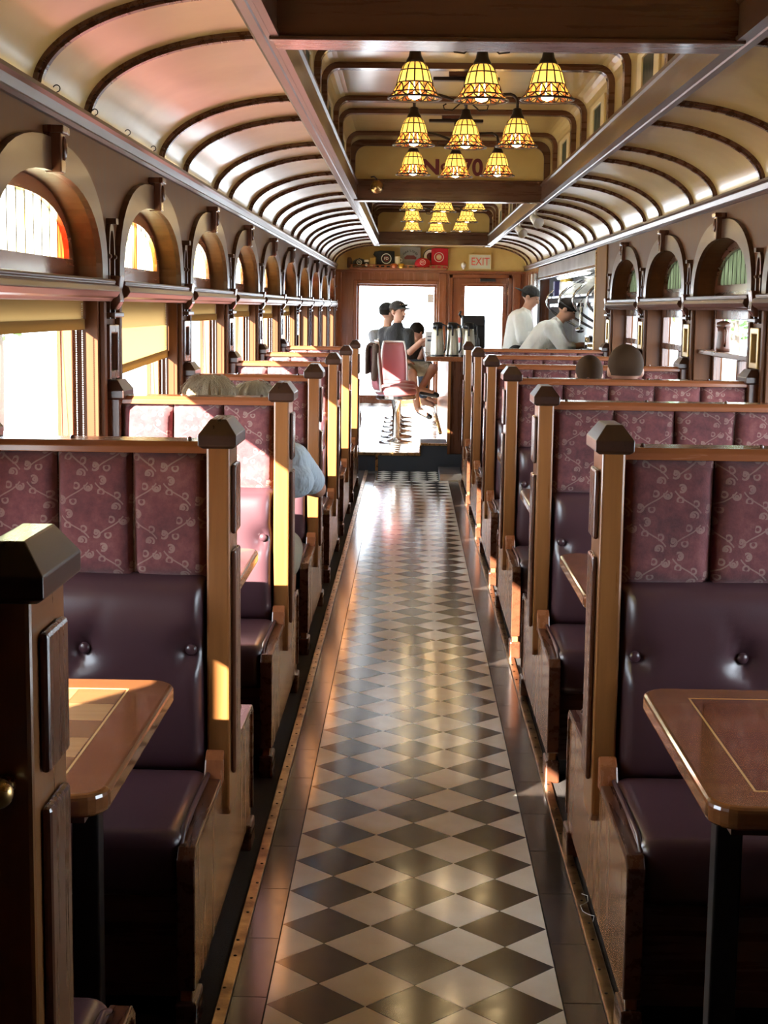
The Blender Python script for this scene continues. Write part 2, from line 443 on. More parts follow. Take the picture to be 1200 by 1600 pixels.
# the crosswise strip in front of the step, laid a little out of line
lm = MB(); dm = MB(); x0s, x1s = FL + .01, FR - .08; ds = (x1s - x0s) / 3.5
dm.box(x0s, x1s, Y_STRIP + .02, PLAT_Y - .005, -.004, .0)
for j in range(5):
    for k in range(4):
        cx, cy = x0s + ds * (k + .35), Y_STRIP + .10 + j * .16
        hx, hy = ds * .49, .078
        xs = [max(x0s, min(x1s, cx + q)) for q in (-hx, 0, hx, 0)]
        lm.add([(xs[0], cy, .0015), (xs[1], cy - hy, .0015), (xs[2], cy, .0015), (xs[3], cy + hy, .0015)], [(0, 1, 2, 3)])
dm.obj('step_mat_base', 'tile_dark', fl); tag(lm.obj('step_mat_diamonds', 'tile_light', fl), kind='stuff')
box('carpet_strip', 'carpet', fl, XL, FL - .10, Y_BACK, PLAT_Y, -.004, .002); box('carpet_strip', 'carpet', fl, FR + .115, XR, Y_BACK, PLAT_Y, -.004, .002)
for i, (x0, x1) in enumerate(((FL - .108, FL - .079), (FR + .089, FR + .119))):
    t = struct(box('trim_%d' % (i + 1), 'strip_metal', None, x0, x1, Y_BACK, PLAT_Y - .02, -.004, .008, .003))
    sc = MB()
    for j in range(90):
        sc.lathe([(.004, .008), (.004, .0095), (.001, .0105)], ((x0 + x1) / 2 + random.uniform(-.006, .006), 2.6 + j * .125 + random.uniform(-.03, .03), 0), 6)
    tag(sc.obj('screw_heads', 'bronze', t), kind='stuff')
# raised platform at the lunch counter end
pf = struct(MB().box(XL - .1, XR + .9, PLAT_Y, Y_END, -.06, PLAT_Z - .004).obj('floor_platform', 'rubber', None))
pd, pl = MB(), MB()
for j in range(int((Y_END - PLAT_Y) / .22)):
    for k in range(11):
        x, y = XL + .10 + .22 * k, PLAT_Y + .15 + .22 * j
        if x > .50: continue
        pd.add([(x + p[0], y + p[1], PLAT_Z) for p in diamond(.109)], [(0, 1, 2, 3)])
        pl.add([(x + .11 + p[0], y + .11 + p[1], PLAT_Z) for p in diamond(.109)], [(0, 1, 2, 3)])
tag(pd.obj('platform_dark_tiles', 'tile_dark', pf), kind='stuff'); tag(pl.obj('platform_light_tiles', 'tile_light', pf), kind='stuff')
box('step_nosing', 'brass', pf, XL, .115, PLAT_Y - .012, PLAT_Y + .03, PLAT_Z - .022, PLAT_Z + .006, .004)
box('step_corner_guard', 'brass', pf, FL - .012, FL + .012, PLAT_Y - .008, PLAT_Y, 0, PLAT_Z - .02)
st = tag(box('counter_step', 'rubber', None, .115, .365, PLAT_Y - .004, PLAT_Y + .55, 0, .262), 'small black rubber step with brass edge beside the lunch counter', 'step')
box('nosing', 'brass', st, .113, .365, PLAT_Y - .016, PLAT_Y + .03, .246, .268, .004)
box('nosing', 'brass', st, .105, .120, PLAT_Y - .012, PLAT_Y + .03, PLAT_Z + .006, .246, .003)
tag(MB().prism([(13.36, .001), (PLAT_Y - .03, .001), (PLAT_Y - .03, .052), (13.50, .045)], 'x', .285, .485).obj('threshold_ramp', 'steel', None, .004),
    'grey metal threshold block on the floor before the counter end', 'ramp')

# ================================================================== SIDE WALLS
WT = {-1: .14, 1: .16}; WO = {-1: 0, 1: .022}   # wall thickness, extra depth of the sash
OW = .19                       # half pilaster beside each opening
Z_SILL, Z_L0, Z_L1, Z_TOP = .80, 1.53, 1.605, 2.20
ARC_H = .295
def arc(a, b, h, n=20, z0=Z_L1, p=2.35):
    c, r = (a + b) / 2, (b - a) / 2
    out = []
    for i in range(n + 1):
        t = PI * i / n; cx, sx = -math.cos(t), math.sin(t)
        out.append((c + r * math.copysign(abs(cx) ** (2 / p), cx), z0 + h * abs(sx) ** (2 / p)))
    return out
def make_wall(name, X, s, bays, y_from, y_to):
    """s = -1 left, +1 right; the wall grows outward by .14"""
    m = MB(); x0, x1 = X, X + s * WT[s]
    ys = [y_from]
    for k in bays:
        a, b = B(k) + OW, B(k + 1) - OW
        m.box(x0, x1, ys[-1], a, 0, Z_TOP)
        m.box(x0, x1, a, b, 0, Z_SILL); m.box(x0, x1, a, b, Z_L0, Z_L1)
        pts = arc(a, b, ARC_H, 32)
        m.prism_open(pts, [(p[0], Z_TOP) for p in pts], 'x', x0, x1)
        ys.append(b)
    m.box(x0, x1, ys[-1], y_to, 0, Z_TOP)
    return struct(m.obj(name, 'wall_z', None))
LB = list(range(0, 11)); RB = list(range(0, 6))
wl = make_wall('wall_left', XL, -1, LB, Y_BACK - .1, Y_END + .1)
wr = make_wall('wall_right', XR, 1, RB, Y_BACK - .1, 13.32)

def dress_wall(wall, X, s, bays):
    i = -s           # inward direction
    for k in bays:
        a, b = B(k) + OW, B(k + 1) - OW; c = (a + b) / 2
        vis = k >= 1
        # raised arch moulding
        o_ = arc(a - .085, b + .085, ARC_H + .095, 24); n_ = arc(a + .002, b - .002, ARC_H, 24)
        m = MB()
        m.prism_open(n_, o_, 'x', X, X + i * .022)
        m.obj('arch_moulding', 'gloss_y', wall)
        # keystone with a leaf
        m = MB().prism([(c - .028, Z_L1 + ARC_H - .005), (c + .028, Z_L1 + ARC_H - .005), (c + .034, Z_L1 + ARC_H + .115), (c - .034, Z_L1 + ARC_H + .115)], 'x', X, X + i * .05)
        m.box(X, X + i * .06, c - .045, c + .045, Z_L1 + ARC_H + .105, Z_L1 + ARC_H + .128)
        ks = m.obj('keystone', 'mahogany_z', wall, .004)
        MB().ball((X + i * .052, c, Z_L1 + ARC_H + .065), (.010, .013, .035), 10, 8).obj('carved_leaf', 'mahogany_z', ks, smooth=True)
        # ledge above the lower window
        prof = [(0, Z_L0), (.030, Z_L0), (.036, Z_L0 + .010), (.050, Z_L0 + .016), (.062, Z_L0 + .034), (.056, Z_L0 + .052), (.042, Z_L0 + .058), (.046, Z_L0 + .068), (.040, Z_L1), (0, Z_L1)]
        MB().prism([(X + i * u, z) for u, z in prof], 'y', a - .10, b + .10).obj('window_ledge', 'gloss_y', wall, .003)
        # pilaster with a pointed niche, bracket and stiles
        y = B(k + 1)
        if not vis: continue
        nz0, nz1 = 1.625, 1.80
        pl_, pr_ = [], []
        for t in range(9):
            u = t / 8
            pl_.append((y - .052 * math.cos(u * PI / 2) ** .8, nz0 + .06 + (nz1 - nz0 - .06) * math.sin(u * PI / 2)))
            pr_.append((y - .038 * math.cos(u * PI / 2) ** .8, nz0 + .06 + (nz1 - nz0 - .085) * math.sin(u * PI / 2)))
        m = MB()
        for sg in (1, -1):
            O = [(y + sg * (p[0] - y), p[1]) for p in pl_]; I = [(y + sg * (p[0] - y), p[1]) for p in pr_]
            for q in range(8): m.prism([O[q], O[q + 1], I[q + 1], I[q]], 'x', X, X + i * .016)
            m.box(X, X + i * .016, y + sg * .052, y + sg * .038, Z_L0 - .06, nz0 + .06)
            m.ball((X + i * .016, y + sg * .046, nz0 + .06), .009, 8, 6)
        m.box(X, X + i * .035, y - .022, y + .022, nz1 - .004, nz1 + .016)
        m.obj('pointed_niche', 'gloss_z', wall)
        MB().prism([(y - .037, nz0 - .03)] + [p for p in pr_] + [(2 * y - p[0], p[1]) for p in reversed(pr_[:-1])] + [(y + .037, nz0 - .03)], 'x', X, X + i * .004).obj('niche_panel', 'redwood_z', wall)
        MB().prism([(X, 1.50), (X + i * .03, 1.50), (X + i * .05, 1.53), (X + i * .045, 1.57), (X + i * .052, 1.62), (X, 1.62)], 'y', y - .036, y + .036).obj('carved_bracket', 'mahogany_z', wall, .004)
        box('pilaster_shelf', 'gloss_y', wall, X, X + i * .040, y - .085, y + .085, 1.475, 1.492, .003)
        for sg in (-1, 1):
            box('pilaster_stile', 'wall_z', wall, X, X + i * .018, y + sg * .12, y + sg * .16, .80, 1.528, .003)
dress_wall(wl, XL, -1, LB); dress_wall(wr, XR, 1, RB)

WN = [0]
def make_window(X, s, k, art):
    WN[0] += 1
    a, b = B(k) + OW, B(k + 1) - OW
    xo0, xo1 = X + s * (.075 + WO[s]), X + s * (.115 + WO[s])
    m = MB()
    for (y0, y1, z0, z1) in ((a, a + .055, Z_SILL, Z_L0), (b - .055, b, Z_SILL, Z_L0), (a + .055, b - .055, Z_SILL, Z_SILL + .05), (a + .055, b - .055, Z_L0 - .05, Z_L0)):
        m.box(xo0, xo1, y0, y1, z0, z1)
    if s > 0: m.box(xo0, xo1, a + .055, b - .055, 1.27, 1.31); m.box(xo0, xo1, (a + b) / 2 - .03, (a + b) / 2 + .03, Z_SILL + .05, 1.27)
    win = struct(m.obj('window_%d' % WN[0], 'redwood_z' if s < 0 else 'mahogany_z', None, .004))
    gx = X + s * (.095 + WO[s])
    MB().add([(gx, a + .05, Z_SILL + .045), (gx, b - .05, Z_SILL + .045), (gx, b - .05, Z_L0 - .045), (gx, a + .05, Z_L0 - .045)], [(0, 1, 2, 3)]).obj('glass_pane', 'glass', win)
    # lunette
    za = Z_L1 + .062; o_ = arc(a + .001, b - .001, ARC_H - .001, 24); n_ = arc(a + .075, b - .075, ARC_H - .065 - .045, 24, za)
    m = MB()
    m.prism_open(n_, o_, 'x', xo0, xo1)
    m.prism([(a + .002, Z_L1), (b - .002, Z_L1), (b - .075, za), (a + .075, za)], 'x', xo0, xo1)
    m.obj('lunette_frame', 'redwood_y' if s < 0 else 'mahogany_y', win)
    if k >= 1:
        y0, y1 = a + .070, b - .070; N = 12
        inner = arc(y0, y1, ARC_H - .105, 48, za - .003)
        def top(y):
            for p, q in zip(inner, inner[1:]):
                if p[0] <= y <= q[0] and q[0] > p[0]: return p[1] + (q[1] - p[1]) * (y - p[0]) / (q[0] - p[0])
            return za
        cuts = [y0 + (y1 - y0) * i / N for i in range(N + 1)]
        for i in range(N):
            u, v = cuts[i] + .002, cuts[i + 1] - .002
            ys = [u + (v - u) * q / 4 for q in range(5)]
            poly = [(u, za - .003), (v, za - .003)] + [(q, top(q)) for q in reversed(ys)]
            mm = art if isinstance(art, str) else art[(i + 4 * k + 1) % len(art)]
            MB().prism(poly, 'x', gx - .002, gx + .002).obj('art_glass_pane', mm, win)
        m = MB()
        for q in cuts[1:-1]: m.box(gx - .004, gx + .004, q - .003, q + .003, za - .003, top(q))
        m.obj('lead_cames', 'came', win)
    else:
        pts = arc(a + .07, b - .07, ARC_H - .105, 24, za - .003)
        MB().prism(pts, 'x', gx - .002, gx + .002).obj('art_glass_pane', art if isinstance(art, str) else 'art_yellow', win)
    return win
ART_L = ['art_white', 'art_white', 'art_yellow', 'art_white', 'art_white', 'art_white', 'art_white', 'art_red', 'art_white']
for k in LB: make_window(XL, -1, k, ART_L)
for k in RB: make_window(XR, 1, k, 'art_green')

# roller blinds
def blind(k, zb, s=-1, tilt=0):
    X = XL if s < 0 else XR
    a, b = B(k) + OW + .012, B(k + 1) - OW - .012; x = X + s * .045
    where = '%s window bay from the step' % ORD[min(13, max(1, 8 - k))]
    t = thing('roller_blind', 'tan roller blind %s in the %s%s' % ('drawn far down' if zb < 1.35 else 'mostly rolled up', where, '' if s < 0 else ', kitchen side'), 'blind', (x, a, zb))
    MB().add([(0, 0, 0), (0, b - a, tilt), (0, b - a, Z_L0 - zb), (0, 0, Z_L0 - zb)], [(0, 1, 2, 3)]).obj('cloth', 'blind', t)
    MB().prism([(0, -.02), (b - a, tilt - .02), (b - a, tilt + .014), (0, .014)], 'x', -.005, .005).obj('hem_bar', 'blind', t)
    if k >= 1:
        for off in (.030, .055):
            ch = MB()
            for j in range(90): ch.ball((s * (-.02 + off * .6), b - a - off, Z_L0 - zb - .01 - j * .0075), 0.0021, 5, 4)
            tag(ch.obj('bead_chain', 'white_gloss', t), kind='stuff')
    return t
for k, zb in {0: 1.17, 1: 1.455, 2: 1.27, 3: 1.46, 4: 1.47, 5: 1.45, 6: 1.46}.items(): blind(k, zb, -1, .035 if k == 2 else 0)

# framed mirrors on the pilasters
for (X, s, ks, side, fr_m) in ((XL, -1, range(2, 8), 'bright window side', 'mahogany_z'), (XR, 1, range(3, 7), 'kitchen side', 'gilt')):
    for k in ks:
        y = B(k); i = -s
        t = thing('wall_mirror', 'small %s-framed mirror on the %s pilaster from the step, %s' % ('wood' if s < 0 else 'gilt', ORD[9 - k], side), 'mirror', (X, y, 1.26))
        m = MB()
        m.ring_prism([(-.085, 0), (.085, 0), (.085, .19), (-.085, .19)], [(-.058, .03), (.058, .03), (.058, .16), (-.058, .16)], 'x', 0, i * .022)
        m.obj('frame', fr_m, t, .004); box('mirror_glass', 'mirror', t, i * .002, i * .006, -.06, .06, .028, .162)

# cornices
for nm, X, i, y1 in (('trim_3', XL, 1, Y_END), ('trim_4', XR, -1, Y_END)):
    prof = [(0, Z_CORN), (.012, Z_CORN), (.020, Z_CORN + .010), (.014, Z_CORN + .018), (.022, Z_CORN + .042), (.034, Z_CORN + .050), (.034, Z_CORN + .062), (0, Z_CORN + .062)]
    t = struct(MB().prism([(X + i * u, z) for u, z in prof], 'y', Y_BACK, y1).obj(nm, 'gloss_y', None))
for j, y in enumerate((4.45, 4.98, 5.55, 6.1)):
    pts = [(XL + .034 + .010 * math.sin(a), y, Z_CORN + .075 + .010 * (1 - math.cos(a)) - .012) for a in [q * .55 for q in range(9)]]
    tag(MB().tube(pts, .0018, 6).obj('coat_hook', 'bronze', None, smooth=True), 'tiny wire hook screwed into the cornice above the arched windows', 'hook', 'wire hooks along the cornice')

box('outer_eave', 'black_metal', wl, XL - .14, XL - .225, Y_BACK, Y_END, 1.555, 1.59)
# ================================================================== CEILING
ZV, BV = Z_CORN + .055, .275
BL0, BL1 = -.480, -.395         # left side beam (outer, inner)
BR0, BR1 = 2 * XC - BL0, 2 * XC - BL1
def vault(x_wall, x_in, n=28, off=0.0):
    out = []
    for i in range(n + 1):
        t = PI / 2 * i / n; r = 1 - off
        out.append((x_in + (x_wall - x_in) * math.cos(t) - math.copysign(off, x_wall - x_in) * math.cos(t), ZV + (BV - off) * math.sin(t)))
    return out
m = MB()
for xw, xi in ((XL, BL0 + .03), (XR, BR0 - .03)):
    p = vault(xw, xi); q = [(x + math.copysign(.03, xw - xi) * 1, z + .03) for x, z in p]
    for i in range(len(p) - 1):
        m.add([(p[i][0], Y_BACK, p[i][1]), (p[i + 1][0], Y_BACK, p[i + 1][1]), (p[i + 1][0], Y_END, p[i + 1][1]), (p[i][0], Y_END, p[i][1])], [(0, 1, 2, 3)])
ce = struct(m.obj('ceiling', 'cream', None, smooth=True))
# raised middle roof
ZM0, ZM1, MX0 = 2.44, 2.73, -.46
mon = []
for i in range(7):
    t = PI / 2 * i / 6; mon.append((MX0 + .09 * (1 - math.cos(t)), ZM1 - .09 + .09 * math.sin(t)))
prof = [(MX0, 2.38)] + mon; prof = prof + [(2 * XC - x, z) for x, z in reversed(prof)]
m = MB()
Y_MON = 19.0
for p, q in zip(prof, prof[1:]): m.add([(p[0], Y_BACK, p[1]), (q[0], Y_BACK, q[1]), (q[0], Y_MON, q[1]), (p[0], Y_MON, p[1])], [(0, 1, 2, 3)])
m.box(BL0, BR0, Y_MON, Y_END, 2.375, 2.40)
mo = struct(m.obj('ceiling_raised', 'cream', None))
box('roof_deck', 'black_metal', mo, XL - .2, XR + .2, Y_BACK - .1, Y_END + .1, 2.80, 2.84)
def rib_strip(path, y, wd, th, ctr):
    """a flat wooden band following a 2D path (x,z), standing th inward of it"""
    m = MB(); n = len(path)
    inn = []
    for i, (x, z) in enumerate(path):
        a = Vector(path[min(i + 1, n - 1)]) - Vector(path[max(i - 1, 0)]); nn = Vector((-a.y, a.x)).normalized()
        if nn.dot(Vector(ctr) - Vector((x, z))) < 0: nn = -nn
        inn.append((x + nn.x * th, z + nn.y * th))
    m.prism_open(path, inn, 'y', y - wd / 2, y + wd / 2)
    return m
rib_L = rib_strip(vault(XL, BL0 + .03), 0, .060, .012, (0, 1.9)).add(*(lambda q: (q.v, q.f))(rib_strip(vault(XL, BL0 + .03), 0, .028, .022, (0, 1.9)))).mesh('ceiling_rib', 'mahogany_y')
rib_R = rib_strip(vault(XR, BR0 - .03), 0, .060, .012, (0.5, 1.9)).add(*(lambda q: (q.v, q.f))(rib_strip(vault(XR, BR0 - .03), 0, .028, .022, (.5, 1.9)))).mesh('ceiling_rib', 'mahogany_y')
for k in range(0, 12):
    for sg in (-.31, .31):
        y = (B(k) - .30 if k > 2 else (1.1, 2.85, 4.66)[k]) + sg * 1.08
        if y < Y_END - .1:
            link('ceiling_rib', rib_L, ce, loc=(0, y, 0)); link('ceiling_rib', rib_R, ce, loc=(0, y, 0))
mrib = rib_strip(prof, 0, .075, .03, (XC, 2.4)).mesh('roof_rib', 'mahogany_x')
for k in range(1, 10):
    for sg in (-.28, .28):
        y = B(k) + .40 + sg
        if 4.7 < y < Y_MON - .1: link('roof_rib', mrib, mo, loc=(0, y, 0))
# deck lights in the raised roof
for k in range(2, 10):
    y = B(k) + .40 + BM / 2
    for X, i in ((MX0, 1), (2 * XC - MX0, -1)):
        f = MB().ring_prism([(y - .30, 2.45), (y + .30, 2.45), (y + .30, 2.64), (y - .30, 2.64)], [(y - .17, 2.47), (y + .17, 2.47), (y + .17, 2.61), (y - .17, 2.61)], 'x', X, X + i * .012).obj('deck_light', 'cream_pale', mo, .003)
        box('deck_pane', 'art_green', f, X + i * .002, X + i * .004, y - .175, y + .175, 2.465, 2.615)
# side beams
for nm, x0, x1, i in (('trim_5', BL0, BL1, 1), ('trim_6', BR0, BR1, -1)):
    pr = [(0, 2.335), (0, 2.312), (.010, 2.306), (.014, 2.300), (.040, 2.300), (.044, 2.305), (.058, 2.305), (.062, 2.300), (.085, 2.300), (.085, 2.315), (.078, 2.320), (.078, 2.405), (.088, 2.412), (.088, 2.424), (.076, 2.430), (.076, 2.440), (.03, 2.445), (0, 2.445)]
    struct(MB().prism([(x0 + i * u, z) for u, z in pr], 'y', Y_BACK, Y_MON + .5).obj(nm, 'gloss_y', None))
# cross beams, each closing a bay with a painted panel above
XB0, XB1 = BL1 - .025, BR1 + .025
for j, y in enumerate((4.56, 11.22, 18.85)):
    t = struct(MB().box(XB0, XB1, y, y + .20, 2.298, 2.445).obj('trim_%d' % (7 + j), 'mahogany_x', None, .003))
    box('beam_moulding', 'mahogany_x', t, XB0 - .004, XB1 + .004, y - .014, y + .02, 2.292, 2.304, .003)
    box('beam_moulding', 'mahogany_x', t, XB0, XB1, y - .01, y, 2.430, 2.448, .003)
    pz = [(x, z) for x, z in prof if z > 2.40]
    MB().prism([(MX0 + .002, 2.44)] + mon[:] + [(2 * XC - x, z) for x, z in reversed(mon)] + [(2 * XC - MX0 - .002, 2.44)], 'y', y + .02, y + .06).obj('end_panel', 'cream', t)
    ins = [(MX0 + .045, 2.45)] + [(MX0 + .045 + .08 * (1 - math.cos(PI / 2 * q / 6)), ZM1 - .125 + .08 * math.sin(PI / 2 * q / 6)) for q in range(7)]
    ins = ins + [(2 * XC - x, z) for x, z in reversed(ins)]
    out = [(MX0 + .001, 2.45)] + [(x + .001, z - .001) for x, z in mon]; out = out + [(2 * XC - x, z) for x, z in reversed(out)]
    m = MB()
    m.prism_open(ins, out, 'y', y - .005, y + .02)
    m.obj('panel_frame', 'mahogany_x', t)
    if j == 1:
        text('number_lettering', 'N', .150, 'maroon', t, (.135, y + .018, 2.535), FACE, sx=1.15, bold=.005)
        text('number_lettering', 'o', .105, 'maroon', t, (.235, y + .018, 2.548), FACE, bold=.004)
        box('number_lettering', 'maroon', t, .205, .262, y + .016, y + .020, 2.487, 2.497)
        text('number_lettering', '70', .165, 'maroon', t, (.435, y + .018, 2.535), FACE, sx=.95, bold=.005)
t = thing('brass_bell', 'round brass bell mounted on the dark cross beam below the number', 'bell', (-.255, 11.14, 2.385))
MB().ball((0, 0, 0), .048, 18, 12).obj('bell_body', 'brass', t, smooth=True)
MB().tube([(0, .08, .03), (0, .03, .06), (0, 0, .055), (-.02, 0, .075), (-.045, 0, .07)], .005).obj('bell_bracket', 'bronze', t)
MB().lathe([(.03, 0), (.03, .01)], (0, .08, 0), 14, (0, -1, 0)).obj('mounting_plate', 'bronze', t)

# ================================================================== BENCHES
def make_bench(s, W, post_m, lea):
    """two-sided high-backed bench; x grows from the aisle toward the wall (times s)"""
    t = thing('booth_bench', '-', 'bench', group='booth benches')
    def bx(name, m, a, b, y0, y1, z0, z1, bevel=0, seg=2): return box(name, m, t, s * a, s * b, y0, y1, z0, z1, bevel, seg)
    H = .585
    pan = [(-H, .07), (-H, .375), (-H + .02, .395), (-.14, .405), (-.115, .445), (-.10, .445), (-.10, .46), (.10, .46), (.10, .445), (.115, .445), (.14, .405), (H - .02, .395), (H, .375), (H, .07)]
    MB().prism(pan, 'x', s * .014, s * .04).obj('end_panel', 'panel_wood', t, .004)
    for sg in (-1, 1):
        edge = MB().prism([(sg * .14, .400), (sg * .14, .416), (sg * (H - .016), .406), (sg * (H + .008), .384), (sg * (H + .008), .10), (sg * (H - .006), .10), (sg * (H - .006), .374), (sg * (H - .026), .390)], 'x', s * .008, s * .046)
        edge.obj('edge_moulding', 'mahogany_y', t, .003)
    for sg in (-1, 1):
        MB().prism([(sg * .10, .40), (sg * .155, .40), (sg * .125, .455), (sg * .10, .475)], 'x', s * .006, s * .05).obj('arm_bracket', 'redwood_z', t, .004)
        bx('foot_block', 'mahogany_y', .004, .05, sg * (H - .09), sg * (H + .012), .0, .075, .006)
    bx('plinth', 'black_metal', .05, W, -.50, .50, 0, .08)
    bx('core_board', 'mahogany_x', .045, W, -.030, .030, .08, 1.18)
    MB().prism([(-.084, 1.20), (-.084, .325), (-.06, .30), (.06, .30), (.084, .325), (.084, 1.20)], 'x', s * -.004, s * .050).obj('post', post_m, t, .006)
    for z0, z1 in ((.985, 1.150), (.40, .945)):
        bx('raised_panel', 'mahogany_z', -.016, -.004, -.052, .052, z0, z1, .006)
    def cap(a, b, nm):
        m = MB(); ca, cb = min(s * a, s * b), max(s * a, s * b)
        L = []
        for z, ox, oy in ((1.190, .002, .004), (1.197, .012, .014), (1.222, .012, .014), (1.258, -.014, -.012)):
            L.append([(ca - ox, -.082 - oy, z), (cb + ox, -.082 - oy, z), (cb + ox, .082 + oy, z), (ca - ox, .082 + oy, z)])
        vs = [v for q in L for v in q]; fs = [(3, 2, 1, 0), tuple(range(len(vs) - 4, len(vs)))]
        for q in range(len(L) - 1):
            for e in range(4): fs.append((q * 4 + e, q * 4 + (e + 1) % 4, q * 4 + 4 + (e + 1) % 4, q * 4 + 4 + e))
        m.add(vs, fs).obj(nm, 'ebony', t, .002)
    cap(-.010, .056, 'post_cap')
    MB().box(s * (W - .055), s * W, -.085, .085, .08, 1.195).obj('wall_post', 'mahogany_z', t, .005)
    cap(W - .058, W - .005, 'post_cap')
    rl = MB().prism([(-.062, 1.176), (-.062, 1.192), (-.052, 1.204), (.052, 1.204), (.062, 1.192), (.062, 1.176)], 'x', s * .045, s * (W - .05)).obj('top_rail', 'redwood_x', t, .002)
    for q in range(1, int(W / .28) + 1): MB().ball((s * (.10 + .28 * (q - 1)), 0, 1.205), .006, 8, 6).obj('screw_cap', 'mahogany_x', rl)
    nseg = 5 if W > 1 else 3
    x0, x1 = .052, W - .055
    cuts = [x0 + (x1 - x0) * q / nseg for q in range(nseg + 1)]
    for sg in (-1, 1):
        for a, b in zip(cuts, cuts[1:]):
            def fn(u, v, a=a, b=b, sg=sg):
                e = (1 - abs(2 * u - 1) ** 7) ** .5 * (1 - abs(2 * v - 1) ** 14) ** .5
                return (s * (a + .0015 + (b - a - .003) * u), sg * (.034 + .040 * e + .004 * math.sin(v * 5 + u * 3 + a * 9)), .878 + .298 * v)
            MB().grid(fn, 12, 14).obj('fabric_panel', 'brocade', t, smooth=True)
        # tufted leather back
        bt = [(.085 + .252 * q, .715) for q in range(int((W - .14) / .252) + 1)]
        def fb(u, v, sg=sg):
            x = .052 + (x1 - x0) * u; z = .405 + .484 * v
            e = (1 - abs(2 * u - 1) ** 22) ** .5 * (1 - abs(2 * v - 1) ** 9) ** .5
            y = .040 + .070 * e + .018 * (1 - v)
            for bx_, bz in bt:
                dx, dz = x - bx_, z - bz; r2 = dx * dx + dz * dz
                y -= .026 * math.exp(-r2 / (2 * .026 ** 2)) * e
                y -= .010 * math.exp(-(dx + .5 * dz) ** 2 / (2 * .010 ** 2)) * math.exp(-r2 / (2 * .055 ** 2)) * e
            return (s * x, sg * y, z)
        lb = MB().grid(fb, 64 if W > 1 else 40, 28).obj('leather_back', lea, t, smooth=True)
        for bx_, bz in bt: MB().ball((s * bx_, sg * .096, bz), (.014, .009, .014), 12, 8).obj('button', lea, lb, smooth=True)
        # seat cushion with piping
        so = MB().box(s * .036, s * (W - .005), sg * .10, sg * .568, .285, .432).obj('seat', lea, t, .038, 5)
        pp = [(s * .040, sg * .14, .425), (s * .042, sg * .50, .425), (s * .042, sg * .548, .405), (s * .042, sg * .560, .37), (s * .042, sg * .560, .295)]
        MB().tube(pp, .006, 6).obj('piping', lea, so, smooth=True)
        bx('seat_board', 'mahogany_x', .040, W - .004, sg * .500, sg * .535, .06, .288, .003)
    return t
protoL = make_bench(-1, XL and (AL - XL), 'oak_z', 'leather')
protoR = make_bench(1, XR - AR, 'oak_z', 'leather')
protoL.location = (AL, B(0), 0)
def bench_label(side, k):
    n = ORD[7 - k]
    if side == 'L': return 'narrow booth bench of wine-red brocade, %s from the step, under the bright arched windows' % n
    return 'wide booth bench of wine-red brocade, %s from the kitchen, across the aisle from the blinds' % n
for k in range(0, 7):
    o = protoL if k == 0 else copy_tree(protoL)
    o.location = (AL, B(k) if k else 1.72, 0); o['label'] = bench_label('L', k); o['group'] = 'narrow booth benches along the window aisle'
for k in range(1, 7):
    o = protoR if k == 1 else copy_tree(protoR)
    o.location = (AR, B(k), 0); o['label'] = bench_label('R', k); o['group'] = 'wide booth benches along the kitchen side'

# ================================================================== TABLES
def make_table(s, x0, x1, light):
    t = thing('booth_table', '-', 'table', group='booth tables')
    hw, r = .385, .055; W = abs(x1 - x0) - .012
    def rr(ins, rad):
        a, b = ins, W; p = []
        for cx, cy, a0 in ((a + rad, -hw + ins + rad, PI), (a + rad, hw - ins - rad, PI / 2)):
            pass
        for q in range(7):
            an = PI + PI / 2 * q / 6; p.append((a + rad + rad * math.cos(an), -hw + ins + rad + rad * math.sin(an)))
        p += [(b, -hw + ins), (b, hw - ins)]
        for q in range(7):
            an = PI / 2 + PI / 2 * q / 6; p.append((a + rad + rad * math.cos(an), hw - ins - rad + rad * math.sin(an)))
        return [(s * x, y) for x, y in p]
    top = MB().prism(rr(0, r), 'z', .700, .740).obj('table_top', 'table_wood', t, .010, 3)
    for p in top.data.polygons: p.use_smooth = False
    MB().ring_prism(rr(.085, .004), rr(.089, .003), 'z', .7395, .7405).obj('inlay_line', 'inlay_line', top)
    nx = 5 if W < .8 else 9; ny = 5
    xs = [.092 + (W - .095) * i / nx for i in range(nx + 1)]; ys = [-hw + .092 + (2 * hw - .184) * j / ny for j in range(ny + 1)]
    ma, mb_ = ('maple', 'walnut') if light else ('cherry', 'cherry_dark')
    mesh = {}
    for i in range(nx):
        for j in range(ny):
            mm = ma if (i + j) % 2 else mb_
            if mm not in mesh: mesh[mm] = MB().box(-(xs[1] - xs[0]) / 2 + .0004, (xs[1] - xs[0]) / 2 - .0004, -(ys[1] - ys[0]) / 2 + .0004, (ys[1] - ys[0]) / 2 - .0004, .7390, .7404).mesh('inlay_square', mm)
            link('inlay_square', mesh[mm], top, loc=(s * (xs[i] + xs[i + 1]) / 2, (ys[j] + ys[j + 1]) / 2, 0))
    box('apron', 'mahogany_x', t, s * .05, s * (W - .02), -.30, .30, .665, .700)
    box('leg', 'black_metal', t, s * .085, s * .135, -.025, .025, .02, .67, .004)
    box('foot', 'black_metal', t, s * .03, s * .30, -.14, .14, .003, .022, .004)
    return t
tl = make_table(-1, -.478, XL, True); tr = make_table(1, .492, XR, False)
for k in range(0, 6):
    o = tl if k == 0 else copy_tree(tl)
    o.location = (-.478, B(k) + BM / 2 + .01, 0)
    o['label'] = 'small checkered inlay table in the %s narrow booth from the step' % ORD[6 - k]; o['group'] = 'small tables in the narrow booths'
